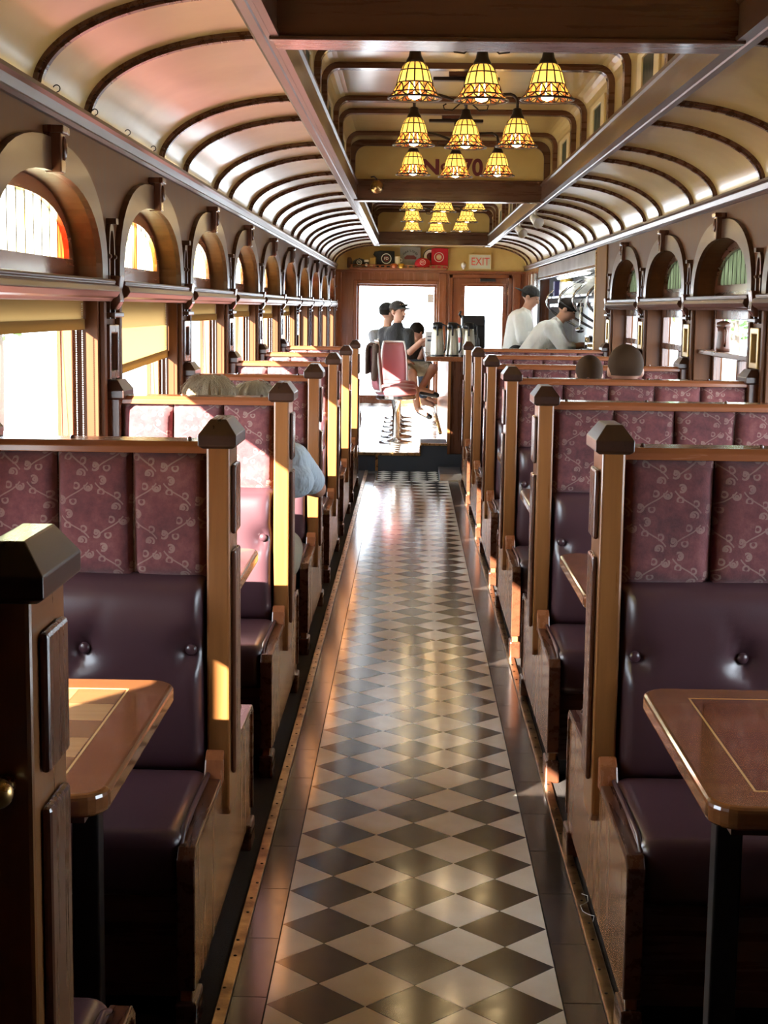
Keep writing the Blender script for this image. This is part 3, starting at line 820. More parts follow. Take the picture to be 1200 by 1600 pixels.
for k in range(0, 6):
    o = tr if k == 0 else copy_tree(tr)
    o.location = (.492, B(k) + BM / 2 + .01, 0)
    o['label'] = 'long red-brown wooden table in the %s wide booth from the kitchen' % ORD[6 - k]; o['group'] = 'long tables in the wide booths'

# ================================================================== END WALLS
WX0, WX1, WZ0, WZ1 = -.755, .368, .25, 1.85
DX0, DX1, DZ1 = .545, 1.43, 2.00
m = MB()
y0, y1 = Y_END, Y_END + .10
m.box(XL - .2, WX0, y0, y1, 0, 2.05); m.box(WX1, DX0, y0, y1, 0, 2.05); m.box(DX1, XR + .9, y0, y1, 0, 2.05)
m.box(WX0, WX1, y0, y1, 0, WZ0); m.box(WX0, WX1, y0, y1, WZ1, 2.05); m.box(DX0, DX1, y0, y1, DZ1, 2.05)
we = struct(m.obj('wall_end', 'redwood_z', None))
box('plaster_panel', 'cream', we, XL - .2, XR + .9, y0, y1, 2.05, 2.80)
box('frieze_rail', 'redwood_x', we, XL, XR, y0 - .03, y0, 2.015, 2.05, .004)
for x in (XL + .03, .455, 1.50): box('pilaster', 'redwood_z', we, x - .055, x + .055, y0 - .035, y0, .17, 2.015, .008)
for a, b in ((WX0 - .055, WX0), (WX1, WX1 + .055)): box('window_casing', 'redwood_z', we, a, b, y0 - .022, y0, .17, WZ1 + .055, .006)
box('window_casing', 'redwood_x', we, WX0, WX1, y0 - .022, y0, WZ1, WZ1 + .055, .006)
we_w = struct(MB().ring_prism([(WX0, WZ0), (WX1, WZ0), (WX1, WZ1), (WX0, WZ1)], [(WX0 + .03, WZ0 + .03), (WX1 - .03, WZ0 + .03), (WX1 - .03, WZ1 - .03), (WX0 + .03, WZ1 - .03)], 'y', y0 + .03, y0 + .07).obj('window_%d' % (WN[0] + 1), 'redwood_z', None, .003))
MB().add([(WX0 + .03, y0 + .05, WZ0 + .03), (WX1 - .03, y0 + .05, WZ0 + .03), (WX1 - .03, y0 + .05, WZ1 - .03), (WX0 + .03, y0 + .05, WZ1 - .03)], [(0, 1, 2, 3)]).obj('glass_pane', 'glass', we_w)
tag(box('window_notice', 'paper', None, .245, .33, y0 + .040, y0 + .043, 1.60, 1.72), 'small pale notice stuck on the big end window', 'notice')
dg0, dg1, dgz0, dgz1 = .77, 1.305, .95, 1.835
dr = struct(MB().ring_prism([(DX0 + .05, .18), (DX1 - .05, .18), (DX1 - .05, DZ1 - .05), (DX0 + .05, DZ1 - .05)], [(dg0, dgz0), (dg1, dgz0), (dg1, dgz1), (dg0, dgz1)], 'y', y0 + .02, y0 + .065).obj('door_1', 'redwood_z', None, .004))
MB().add([(dg0, y0 + .045, dgz0), (dg1, y0 + .045, dgz0), (dg1, y0 + .045, dgz1), (dg0, y0 + .045, dgz1)], [(0, 1, 2, 3)]).obj('glass_pane', 'glass', dr)
MB().ring_prism([(dg0 - .05, dgz0 - .05), (dg1 + .05, dgz0 - .05), (dg1 + .05, dgz1 + .05), (dg0 - .05, dgz1 + .05)], [(dg0, dgz0), (dg1, dgz0), (dg1, dgz1), (dg0, dgz1)], 'y', y0 + .008, y0 + .02).obj('glazing_bead', 'redwood_x', dr, .003)
box('door_closer', 'black_plastic', dr, .98, 1.20, y0 - .03, y0 + .02, 1.905, 1.945, .004)
box('hinge', 'brass', dr, DX1 - .062, DX1 - .045, y0 - .005, y0 + .02, 1.72, 1.82)
for p in ((DX0, DX0 + .05, DZ1), (DX1 - .05, DX1, DZ1)): box('door_jamb', 'redwood_z', dr, p[0], p[1], y0 - .015, y0 + .08, .17, DZ1, .004)
box('door_head', 'redwood_x', dr, DX0, DX1, y0 - .015, y0 + .08, DZ1 - .05, DZ1, .004)
struct(MB().box(XL - .2, XR + .2, Y_BACK - .12, Y_BACK - .02, 0, 2.8).obj('wall_back', 'wall_z', None))
# end of the right wall, beyond the kitchen
wf = struct(MB().box(XR, XR + .14, 19.40, Y_END, 0, 2.20).obj('wall_right_far', 'redwood_z', None))
wood('jamb_wood', (.15, .075, .026), (.26, .13, .045), 'z', rough=.6, coat=0, spec=.05)
box('corner_board', 'jamb_wood', wr, XR - .012, XR, 12.62, 13.30, .0, Z_CORN, .003)
box('corner_bead', 'brass', wr, XR - .02, XR + .01, 13.29, 13.33, 0, Z_CORN - .02, .004)
for j, (yy, mm) in enumerate(((19.55, 'chrome'), (19.95, 'white_gloss'), (20.35, 'oak_z'))):
    tag(MB().box(XR - .05, XR - .004, yy - .06, yy + .06, 1.62, 1.98).obj('wall_bracket', mm, None, .006),
        ['polished steel strip on the far kitchen jamb', 'white enamel strip on the wall past the kitchen', 'slim wooden strip on the wall near the end door'][j], 'strip')

# ================================================================== KITCHEN
KY0, KY1, KX = 13.32, 19.40, 2.06
m = MB()
m.box(KX, KX + .05, KY0 - .05, KY1 + .05, 0, 2.3); m.box(XR + .14, KX, KY0 - .05, KY0, 0, 2.3); m.box(XR + .14, KX, KY1, KY1 + .05, 0, 2.3)
m.box(XR, KX, KY0, KY1, 2.10, 2.15)
kw = struct(m.obj('wall_kitchen', 'steel', None))
box('seam_strip', 'chrome', kw, XR - .01, XR + .02, KY1 - .04, KY1, 0, 2.0)
hd = thing('extractor_hood', 'long stainless steel hood above the kitchen opening', 'hood', (XR, KY0, 1.86))
MB().prism([(-.004, .19), (-.004, .06), (.05, .03), (.40, .10), (.40, .19)], 'y', .03, KY1 - KY0 - .05).obj('canopy', 'steel', hd, .004)
box('lower_lip', 'chrome', hd, -.012, .03, .03, KY1 - KY0 - .05, .030, .062, .004)
wk = thing('work_counter', 'stainless work counter inside the kitchen opening', 'counter', (0, KY0, 0))
box('worktop', 'steel', wk, XR + .03, KX - .01, .05, KY1 - KY0 - .06, 1.08, 1.12, .004)
box('base_cabinet', 'steel_dark', wk, XR + .10, KX - .01, .06, KY1 - KY0 - .08, .17, 1.08)
rk = thing('plate_rack', 'steel wall rack with curved end brackets over the cook line', 'rack', (1.68, 16.4, 1.655))
box('shelf', 'chrome', rk, 0, .36, -2.2, 2.2, 0, .025, .004); box('shelf', 'chrome', rk, .02, .36, -2.2, 2.2, -.10, -.060, .004)
for yy in (-2.2, -.95, .45, 2.0):
    pts = [(.36 - .40 * math.sin(a), yy, -.34 + .62 * a / PI) for a in [PI * q / 14 for q in range(15)]]
    MB().tube(pts, .014, 6).obj('curved_bracket', 'chrome', rk, smooth=True)
def jar(label, x, y, z, r, h, body, lid):
    t = thing('food_tub', label, 'tub', (x, y, z))
    MB().lathe([(r * .9, 0), (r, .01), (r, h * .8), (r * .85, h * .84)], (0, 0, 0), 18).obj('tub_body', body, t, smooth=True)
    MB().lathe([(r * .9, h * .82), (r * .92, h), (.01, h)], (0, 0, 0), 18).obj('lid', lid, t)
jar('tall white tub with yellow lid on the kitchen rack', 1.82, 17.9, 1.682, .080, .20, 'white_gloss', 'yellow_lid')
jar('short white tub with pale lid on the kitchen rack', 1.84, 17.3, 1.682, .075, .16, 'white_gloss', 'white')
tag(box('carton', 'blue_box', None, 1.72, 2.02, 18.25, 18.45, 1.682, 1.86, .004), 'dark blue cardboard carton at the end of the kitchen rack', 'carton')
for j, (yy, n) in enumerate(((16.5, 10), (15.35, 14), (14.8, 12))):
    for q in range(n):
        tag(MB().lathe([(.06, 0), (.105, .010), (.108, .012), (.06, .004)], (1.84, yy, 1.682 + q * .0125), 20).obj('plate', 'white_gloss', None, smooth=True),
            ['white plate in the far stack on the kitchen rack', 'white plate in the tallest stack on the kitchen rack', 'white plate in the near stack on the kitchen rack'][j], 'plate', ['plates in the far stack', 'plates in the tallest stack', 'plates in the near stack'][j])
for j, (yy, z0, lab) in enumerate(((14.6, 1.545, 'paper order ticket hanging at the near end of the kitchen rack'), (15.6, 1.53, 'wide white order slip hanging from the kitchen rack edge'), (18.3, 1.36, 'cream paper notice on the far steel kitchen wall'))):
    tag(box('order_ticket', 'paper' if j < 2 else 'cream_pale', None, 1.672 if j < 2 else 2.045, 1.678 if j < 2 else 2.055, yy - .08, yy + .08, z0, z0 + .09 + .16 * (j == 2)), lab, 'paper')
ld = thing('ladle', 'steel ladle hanging from the kitchen rack', 'ladle', (1.66, 14.9, 1.60))
MB().tube([(.02, 0, .03), (0, 0, .0), (0, 0, -.22), (.0, .0, -.26)], .006).obj('handle', 'chrome', ld, smooth=True); MB().ball((0, 0, -.27), (.045, .045, .03)).obj('bowl', 'chrome', ld, smooth=True)
for j, (xx, yy, r, h) in enumerate(((1.74, 14.0, .05, .14), (1.76, 14.35, .09, .10), (1.74, 14.72, .05, .16))):
    t = thing('steel_canister', ['slim steel canister on the near end of the worktop', 'wide steel pan on the kitchen worktop', 'tall steel canister beside the wide pan'][j], 'canister', (xx, yy, 1.12))
    MB().lathe([(r, 0), (r, h), (r - .006, h), (r - .006, .01), (.005, .01)], (0, 0, 0), 20).obj('can_body', 'chrome', t, smooth=True); MB().lathe([(r + .003, h - .012), (r + .003, h)], (0, 0, 0), 20).obj('rim', 'chrome', t)
kl = thing('kitchen_lamp', 'slim fluorescent lamp under the kitchen ceiling', 'lamp', (1.72, 16.3, 1.878))  # added emitter to brighten the kitchen, no known fixture there
mat('tube_glow', (1, 1, 1), .5, emit=(.95, 1, .95), power=16)
box('lamp_housing', 'white', kl, -.04, .04, -1.5, 1.5, .01, .020); box('lamp_tube', 'tube_glow', kl, -.02, .02, -1.45, 1.45, -.006, .01)

# ================================================================== LUNCH COUNTER
lc = thing('lunch_counter', 'long wooden lunch counter with planked front beside the stools', 'counter', (0, PLAT_Y, 0))
box('counter_top', 'redwood_y', lc, .150, .80, .03, 5.6, 1.030, 1.075, .008)
box('top_edge', 'mahogany_y', lc, .146, .152, .03, 5.6, 1.022, 1.080, .003)
box('body', 'mahogany_z', lc, .40, .74, .06, 5.6, PLAT_Z, 1.03)
for j in range(46): box('front_plank', 'oak_z', lc, .372, .40, .06 + j * .12, .06 + j * .12 + .115, PLAT_Z, 1.03, .004)
box('end_panel', 'mahogany_z', lc, .378, .76, .035, .06, .0, 1.03, .004)
box('corner_post', 'oak_z', lc, .362, .392, .02, .06, .0, 1.03, .004)
MB().tube([(.30, .1, .36), (.30, 5.5, .36)], .018).obj('foot_rail', 'brass', lc, smooth=True)
def carafe(label, x, y, z):
    t = thing('thermal_carafe', label, 'carafe', (x, y, z), 'steel coffee carafes on the lunch counter')
    MB().lathe([(.060, 0), (.064, .008), (.064, .02), (.060, .12), (.050, .24), (.046, .262)], (0, 0, 0), 24).obj('steel_body', 'carafe_steel', t, smooth=True)
    MB().lathe([(.048, .258), (.049, .285), (.044, .312), (.02, .318)], (0, 0, 0), 24).obj('lid', 'black_plastic', t, smooth=True)
    MB().tube([(.040, -.01, .30), (.075, -.02, .285), (.085, -.02, .20), (.080, -.02, .06), (.062, -.01, .03)], .008).obj('handle', 'black_plastic', t, smooth=True)
    box('pour_spout', 'black_plastic', t, -.009, .009, -.058, -.04, .19, .285, .004)
    MB().lathe([(.065, 0), (.065, .010)], (0, 0, 0), 24).obj('base_ring', 'black_plastic', t)
    return t
carafe('steel thermal coffee carafe nearest the counter edge above the stools', .262, 14.42, 1.075)
carafe('steel thermal coffee carafe standing between the other two', .405, 14.48, 1.075)
carafe('steel thermal coffee carafe beside the black coffee brewer', .556, 14.40, 1.075)
t = thing('milk_glass', 'tall glass with red print behind the steel carafes', 'glass', (.50, 14.75, 1.075))
MB().lathe([(.030, 0), (.036, .26), (.033, .26), (.028, .008)], (0, 0, 0), 18).obj('tumbler', 'white_gloss', t, smooth=True); MB().lathe([(.0345, .12), (.0355, .17)], (0, 0, 0), 18).obj('red_print', 'red_letter', t)
t = thing('menu_box', 'white paper box standing on the lunch counter before the seated man', 'box', (.21, 15.6, 1.075))
box('carton', 'paper', t, -.05, .06, -.04, .04, 0, .21, .003); box('print_line', 'denim', t, -.03, .01, -.0412, -.04, .155, .165); box('print_line', 'denim', t, -.03, .01, -.0412, -.04, .11, .13)
t = thing('coffee_brewer', 'black coffee brewer on the lunch counter by the cooks', 'coffee maker', (.665, 15.9, 1.022))
box('plinth', 'black_plastic', t, -.13, .13, -.16, .16, .055, .09, .006)
box('tower', 'black_plastic', t, -.12, .12, -.02, .16, .09, .40, .012); box('brew_head', 'black_plastic', t, -.13, .11, -.16, .16, .32, .43, .012)
MB().lathe([(.06, 0), (.075, .03), (.07, .10), (.045, .14)], (-.01, -.08, .09), 18).obj('glass_pot', 'steel_dark', t, smooth=True)
MB().tube([(-.12, -.06, .40), (-.155, -.08, .44), (-.14, -.1, .47)], .012).obj('funnel_handle', 'black_plastic', t, smooth=True)
MB().tube([(-.14, -.1, .12), (-.17, -.1, .20), (-.155, -.1, .32)], .010).obj('side_rail', 'chrome', t, smooth=True)

# stools
def stool(label, y, rz=0):
    t = thing('counter_stool', label, 'stool', (-.13, y, PLAT_Z), 'pink vinyl counter stools', rz)
    MB().lathe([(.17, 0), (.17, .012), (.06, .03), (.035, .06), (.032, .30), (.045, .42), (.10, .44)], (0, 0, 0), 24).obj('pedestal', 'chrome', t, smooth=True)
    MB().lathe([(.19, .435), (.205, .445), (.205, .475), (.19, .48)], (0, 0, 0), 28).obj('seat_band', 'chrome', t)
    MB().lathe([(.19, .475), (.212, .50), (.212, .525), (.19, .55), (.10, .562), (.001, .566)], (0, 0, 0), 28).obj('seat_cushion', 'pink_vinyl', t, smooth=True)
    bk = MB()
    def f(u, v):
        a = (u - .5) * 2; wv = .145 * (1 - .22 * v ** 4)
        e = (1 - abs(a) ** 5) ** .4 * (1 - abs(2 * v - 1) ** 6) ** .4
        return (-.215 - .05 * v - .028 * e + .05 * a * a, a * wv, .52 + .46 * v)
    def g(u, v):
        p = f(u, v); a = (u - .5) * 2; e = (1 - abs(a) ** 5) ** .4 * (1 - abs(2 * v - 1) ** 6) ** .4
        return (p[0] + .058 * e, p[1], p[2])
    bk.grid(f, 16, 16); bk.grid(g, 16, 16); bk.obj('backrest', 'pink_vinyl', t, smooth=True)
    rim = [f(u, 0) for u in [q / 8 for q in range(9)]] + [f(1, v) for v in [q / 8 for q in range(1, 9)]] + [f(1 - u, 1) for u in [q / 8 for q in range(1, 9)]] + [f(0, 1 - v) for v in [q / 8 for q in range(1, 8)]]
    MB().tube(rim, .012, 6, True).obj('back_piping', 'white_gloss', t, smooth=True)
    return t
ST_Y = [15.28, 15.98, 16.66, 17.34, 18.02, 18.7]
ST_L = ['pink counter stool nearest the brass edged step', 'second pink counter stool from the step', 'pink counter stool turned square to the aisle before the seated man', 'pink counter stool under the man in black shirt', 'fifth pink counter stool from the step', 'last pink counter stool before the end window']
for j, y in enumerate(ST_Y): stool(ST_L[j], y, -1.35 if j == 2 else (.1 * (-1) ** j))
t = thing('draped_jacket', 'brown jacket hung over the back of the nearest counter stool', 'jacket', (-.40, 15.30, PLAT_Z + .99))
def fj(u, v):
    a = (u - .5) * 2; th = v * 2 - 1
    return (.040 * math.copysign(min(1, abs(th) * 4), th) + .012 * math.sin(a * 9) + .02, a * .16 * (1 + .12 * abs(th)), -.005 - .34 * max(0, abs(th) - .15) + .006 * math.sin(a * 7 + v * 9))
jk = MB().grid(fj, 18, 20).obj('jacket_body', 'brown_cloth', t, smooth=True); sm_ = jk.modifiers.new('thick', 'SOLIDIFY'); sm_.thickness = .022; sm_.offset = 0
MB().capsule((.06, -.15, -.03), .035, (.05, -.19, -.34), .028).obj('sleeve', 'brown_cloth', t, smooth=True)
t = thing('dark_bag', 'dark bag lying on the raised floor behind the stools', 'bag', (-.62, 15.8, PLAT_Z))
MB().ball((0, 0, .19), (.13, .2, .19), 18, 12).obj('bag_body', 'black_cloth', t, smooth=True); MB().tube([(0, -.1, .34), (0, -.06, .44), (0, .06, .44), (0, .1, .34)], .012).obj('strap', 'black_cloth', t, smooth=True)

# ================================================================== SHELF ABOVE THE END WINDOW
sh = thing('souvenir_shelf', 'narrow wooden shelf with a low slotted rail above the end window', 'shelf', (0, Y_END, 2.05))
box('board', 'redwood_x', sh, -.86, .50, -.20, -.002, 0, .02, .003)
box('rail', 'redwood_x', sh, -.86, .50, -.20, -.185, .02, .032, .002); box('rail', 'redwood_x', sh, -.86, .50, -.20, -.185, .058, .07, .002)
for q in range(18): box('rail_spindle', 'redwood_z', sh, -.845 + q * .079, -.815 + q * .079, -.197, -.188, .032, .058)
def px(x): return (x - 641) * Y_END / F_PX
ZS = 2.07; YS = Y_END - .12
def cap_hat(label, x, y, z, r, m, logo=True, name='baseball_cap'):
    t = thing(name, label, 'cap', (x, y, z))
    MB().lathe([(r, 0), (r * 1.0, r * .35), (r * .85, r * .78), (r * .5, r * 1.05), (.004, r * 1.12)], (0, 0, 0), 22).obj('crown', m, t, smooth=True)
    def fb(u, v):
        a = PI + PI * u; return ((r * (1 + .0 * v)) * math.cos(a) * (1 - .05 * v), r * math.sin(a) * (1 + .75 * v) , .012 - .02 * v * math.sin(PI * u))
    MB().grid(fb, 14, 5).obj('brim', m, t, smooth=True)
    MB().ball((0, 0, r * 1.12), .008, 8, 6).obj('top_button', m, t)
    if logo:
        MB().lathe([(r * .36, 0), (r * .36, .003)], (0, -r * .96, r * .55), 18, (0, -1, .25)).obj('badge_ring', 'white', t)
        MB().lathe([(r * .30, 0), (r * .30, .005)], (0, -r * .96, r * .55), 18, (0, -1, .25)).obj('badge_centre', m, t)
        text('badge_letters', 'FD', r * .34, 'white', t, (0, -r * .96 - .007, r * .545), (PI / 2 - .25, 0, 0))
def shirt(label, x, y, z, wd, h, m, ring=None, dx=0, sleeve=True):
    t = thing('folded_shirt', label, 'shirt', (x, y, z))
    o = [(-wd / 2, 0), (wd / 2, 0), (wd / 2, h * .97), (wd * .25, h), (-wd * .25, h), (-wd / 2, h * .97)]
    if sleeve: o = [(-wd / 2, 0), (wd / 2, 0), (wd / 2, h * .97), (wd * .2, h), (-wd * .3, h), (-wd * .62, h * .95), (-wd * .70, h * .76), (-wd * .52, h * .62)]
    MB().prism(o, 'y', -.012, .012).obj('cloth', m, t, .006, 3)
    if ring:
        R, zz, c2 = ring
        MB().lathe([(R, 0), (R, .002)], (dx, -.012, zz), 24, (0, -1, 0)).obj('print_ring', 'white', t)
        MB().lathe([(R * .86, 0), (R * .86, .0035)], (dx, -.012, zz), 24, (0, -1, 0)).obj('print_disc', m, t)
        MB().lathe([(R * .58, 0), (R * .58, .005)], (dx, -.012, zz), 24, (0, -1, 0)).obj('print_centre', c2, t)
        text('print_letters', 'FD', R * .7, m if c2 == 'white' else 'white', t, (dx, -.0185, zz), FACE)
    return t
tag(MB().lathe([(.030, 0), (.034, .02), (.034, .12), (.026, .145)], (px(546.5), YS, ZS), 16).obj('painted_jar', 'jug_brown', None, smooth=True), 'slim brown jar at the left end of the souvenir shelf', 'jar')
cap_hat('black cap with small white stitching on the souvenir shelf', px(562), YS + .02, ZS + .022, .10, 'black_cloth')
t = thing('black_mug', 'black mug with round white badge on the souvenir shelf', 'mug', (px(573), YS - .035, ZS))
MB().lathe([(.032, 0), (.034, .01), (.034, .085), (.031, .085), (.030, .01), (.003, .01)], (0, 0, 0), 18).obj('mug_body', 'black_plastic', t, smooth=True); MB().lathe([(.020, 0), (.020, .003)], (0, -.033, .042), 16, (0, -1, 0)).obj('badge', 'white', t); MB().lathe([(.034, .083), (.034, .11), (.02, .115)], (0, 0, 0), 18).obj('white_rim', 'white', t)
tag(MB().box(px(582.5) - .042, px(582.5) + .042, YS - .02, YS + .03, ZS, ZS + .15).obj('coffee_packet', 'gilt', None, .012, 3), 'tan paper coffee packet on the souvenir shelf', 'packet')
shirt('black folded T-shirt with round white emblem on the souvenir shelf', px(602), YS + .03, ZS, .25, .245, 'black_cloth', (.072, .135, 'maroon'), dx=.01)
t = thing('white_mug', 'white mug stacked behind two small pots on the shelf', 'mug', (px(620.5), YS - .02, ZS))
MB().lathe([(.034, 0), (.038, .01), (.038, .165), (.035, .165), (.034, .10)], (0, 0, 0), 18).obj('mug_body', 'white_gloss', t, smooth=True); MB().tube([(.036, 0, .14), (.06, 0, .13), (.06, 0, .10), (.036, 0, .09)], .006).obj('handle', 'white_gloss', t)
for lab, x, mm, in (('small orange glazed cup at the front of the souvenir shelf', 615, 'orange_glaze'), ('small golden glazed cup at the front of the souvenir shelf', 626, 'gold_glaze')):
    t = thing('glazed_cup', lab, 'cup', (px(x), YS - .075 + .012, ZS))
    MB().lathe([(.026, 0), (.040, .02), (.042, .065), (.038, .065), (.034, .02), (.003, .015)], (0, 0, 0), 18).obj('cup_body', mm, t, smooth=True)
    MB().tube([(.040, 0, .055), (.058, 0, .045), (.052, 0, .02), (.036, 0, .018)], .005).obj('handle', mm, t, smooth=True)
t = shirt('grey folded T-shirt with arched dark lettering on the souvenir shelf', px(640), YS + .05, ZS, .29, .305, 'grey_cloth', sleeve=False)
for q, ch in enumerate("FRANK'S DINER"):
    a = (q - 6) * .15
    text('print_letters', ch, .040, 'black_cloth', t, (.115 * math.sin(a), -.0145, .120 + .125 * math.cos(a)), (PI / 2, a, 0))
MB().prism([(-.08, .13), (.08, .13), (.085, .155), (.05, .185), (-.05, .185), (-.085, .155)], 'y', -.0155, -.012).obj('print_car', 'maroon', t)
t = thing('round_emblem_board', 'round black and white emblem board behind the red shirt', 'sign', (px(671), Y_END - .03, ZS + .175))
MB().lathe([(.105, 0), (.105, .008)], (0, 0, 0), 28, (0, -1, 0)).obj('rim_disc', 'black_plastic', t); MB().lathe([(.092, 0), (.092, .012)], (0, 0, 0), 28, (0, -1, 0)).obj('white_disc', 'white', t); MB().lathe([(.055, 0), (.055, .016)], (0, 0, 0), 28, (0, -1, 0)).obj('centre_disc', 'maroon', t)
cap_hat('red cap with pale stitched emblem on the souvenir shelf', px(659), YS - .005, ZS + .022, .115, 'red_cloth')
shirt('red folded T-shirt with round cream emblem on the souvenir shelf', px(685), YS + .045, ZS, .235, .29, 'red_cloth', (.068, .165, 'cream_pale'), dx=-.01, sleeve=False)
# exit sign and alarm bulb
t = thing('exit_sign', 'pale exit sign with red letters above the end door', 'sign', (px(747), Y_END - .03, 2.075))
box('sign_box', 'sign_face', t, -.155, .155, -.02, .028, 0, .205, .006); MB().ring_prism([(-.158, -.003), (.158, -.003), (.158, .208), (-.158, .208)], [(-.146, .009), (.146, .009), (.146, .196), (-.146, .196)], 'y', -.024, -.018).obj('frame', 'cream_pale', t)
text('exit_letters', 'EXIT', .155, 'red_letter', t, (.005, -.0225, .102), FACE, sx=.82)
t = thing('alarm_light', 'small round white alarm light beside the exit sign', 'light', (px(722), Y_END, 2.115))
MB().lathe([(.028, 0), (.03, .02)], (0, 0, 0), 18, (0, -1, 0)).obj('base', 'white', t); MB().ball((0, -.035, .02), .036, 18, 12).obj('dome', 'white_gloss', t, smooth=True); box('neck', 'white', t, -.012, .012, -.05, -.02, -.045, .0, .004)
for j, (yy, lab) in enumerate(((12.2, 'white track spotlight on the roof beam, nearer the number panel'), (13.9, 'white track spotlight on the roof beam, nearer the end wall'))):
    t = thing('track_spotlight', lab, 'spotlight', (BR1 + .045, yy, 2.30))
    MB().tube([(0, 0, 0), (0, 0, -.035), (.01, -.01, -.05)], .008).obj('bracket', 'white', t); MB().lathe([(.022, 0), (.032, .02), (.034, .06), (.046, .12), (.042, .12), (.02, .05)], (-.02, .04, -.045), 20, (.35, -.75, -.45)).obj('lamp_can', 'white_gloss', t, smooth=True)
t = thing('wall_picture', 'small cream framed card high on the wall between arches', 'picture', (XR, 6.80, 1.80))
box('frame', 'gilt', t, -.018, 0, -.10, .10, 0, .15, .004); box('card', 'cream_pale', t, -.021, -.017, -.075, .075, .025, .125)
t = thing('window_jug', 'brown lidded jug on the rail of the kitchen-side window', 'jug', (XR + .062, 8.18, 1.31))
MB().lathe([(.036, 0), (.040, .02), (.033, .10), (.034, .125), (.040, .13), (.040, .155), (.01, .165)], (0, 0, 0), 18).obj('jug_body', 'jug_brown', t, smooth=True); MB().tube([(0, -.034, .13), (0, -.065, .11), (0, -.06, .05), (0, -.038, .03)], .006).obj('handle', 'jug_brown', t, smooth=True)
box('window_shelf', 'mahogany_y', wr, XR + .018, XR + .104, B(3) + OW, B(4) - OW, 1.285, 1.31, .003)
kn = MB().ball((-.026, -.120, .984), .017, 18, 12).obj('brass_knob', 'brass', protoL, smooth=True); kn['label'] = 'round brass knob'
MB().lathe([(.012, 0), (.008, .04)], (-.026, -.078, .984), 14, (0, -1, 0)).obj('knob_neck', 'brass', kn)
pts = [(.470 + .014 * math.sin(q * 1.1), 3.78 - q * .022, .012 + .004 * math.sin(q * 2)) for q in range(9)]
tag(MB().tube(pts, .0009, 5).obj('white_thread', 'white', None, smooth=True), 'loose white thread lying on the metal floor strip', 'thread')

# ================================================================== CHANDELIERS
SP = [(.030, 0), (.047, -.014), (.059, -.042), (.067, -.072), (.076, -.100), (.090, -.124), (.107, -.142)]
def sp(t):
    t = min(max(t, 0), 1) * (len(SP) - 1); i = min(int(t), len(SP) - 2); f = t - i
    return (SP[i][0] * (1 - f) + SP[i + 1][0] * f, SP[i][1] * (1 - f) + SP[i + 1][1] * f)
NS = 12
def sector(t0, t1, a0, a1, m, name='glass_pane'):
    def f(u, v):
        r, z = sp(t0 + (t1 - t0) * v); a = a0 + (a1 - a0) * u
        return (r * math.cos(a), r * math.sin(a), z)
    return MB().grid(f, 3, 3).mesh(name, m, True)
A = 2 * PI / NS
PANES = [sector(.02, .28, .03, A - .03, 'amber_glass_pale'), sector(.30, .56, .02, A - .02, 'amber_glass_pale'), sector(.58, .80, .03, A / 2 - .02, 'amber_glass_red'), sector(.58, .80, A / 2 + .02, A - .03, 'amber_glass'), sector(.82, .99, .03, A / 2 - .02, 'amber_glass_pale'), sector(.82, .99, A / 2 + .02, A - .03, 'amber_glass_red')]
cm = MB()
for k in range(NS):
    cm.tube([(sp(t)[0] * math.cos(k * A), sp(t)[0] * math.sin(k * A), sp(t)[1]) for t in (0, .2, .4, .58)], .0032, 4)
    for h in (0, 1):
        pts = []
        for q in range(9):
            u = q / 8; t = .58 + .40 * u; a = (k + .5) * A + (1 - 2 * h) * A * .55 * math.sin(PI * u) * (1 if k % 2 else .8)
            r, z = sp(t); pts.append((r * math.cos(a), r * math.sin(a), z))
        cm.tube(pts, .0030, 4)
for t, rr_ in ((0, .003), (.29, .0032), (.57, .0032), (.81, .0034), (1, .0046)):
    r, z = sp(t); cm.tube([(r * math.cos(q * A / 2), r * math.sin(q * A / 2), z) for q in range(NS * 2)], rr_, 4, True)
CAME = cm.mesh('shade', 'came', True)
gm = MB().grid(lambda u, v: (sp(v)[0] * math.cos(2 * PI * u), sp(v)[0] * math.sin(2 * PI * u), sp(v)[1]), 24, 8).mesh('shade_glass', 'amber_glass_pale', True)
SOCK = MB().lathe([(.010, .052), (.022, .046), (.026, .022), (.036, .004), (.036, -.004), (.03, -.004)], (0, 0, 0), 18).mesh('socket_cup', 'bronze', True)
BULB = MB().lathe([(.010, -.02), (.016, -.045), (.030, -.085), (.031, -.105), (.022, -.128), (.001, -.136)], (0, 0, 0), 16).mesh('bulb', 'bulb', True)
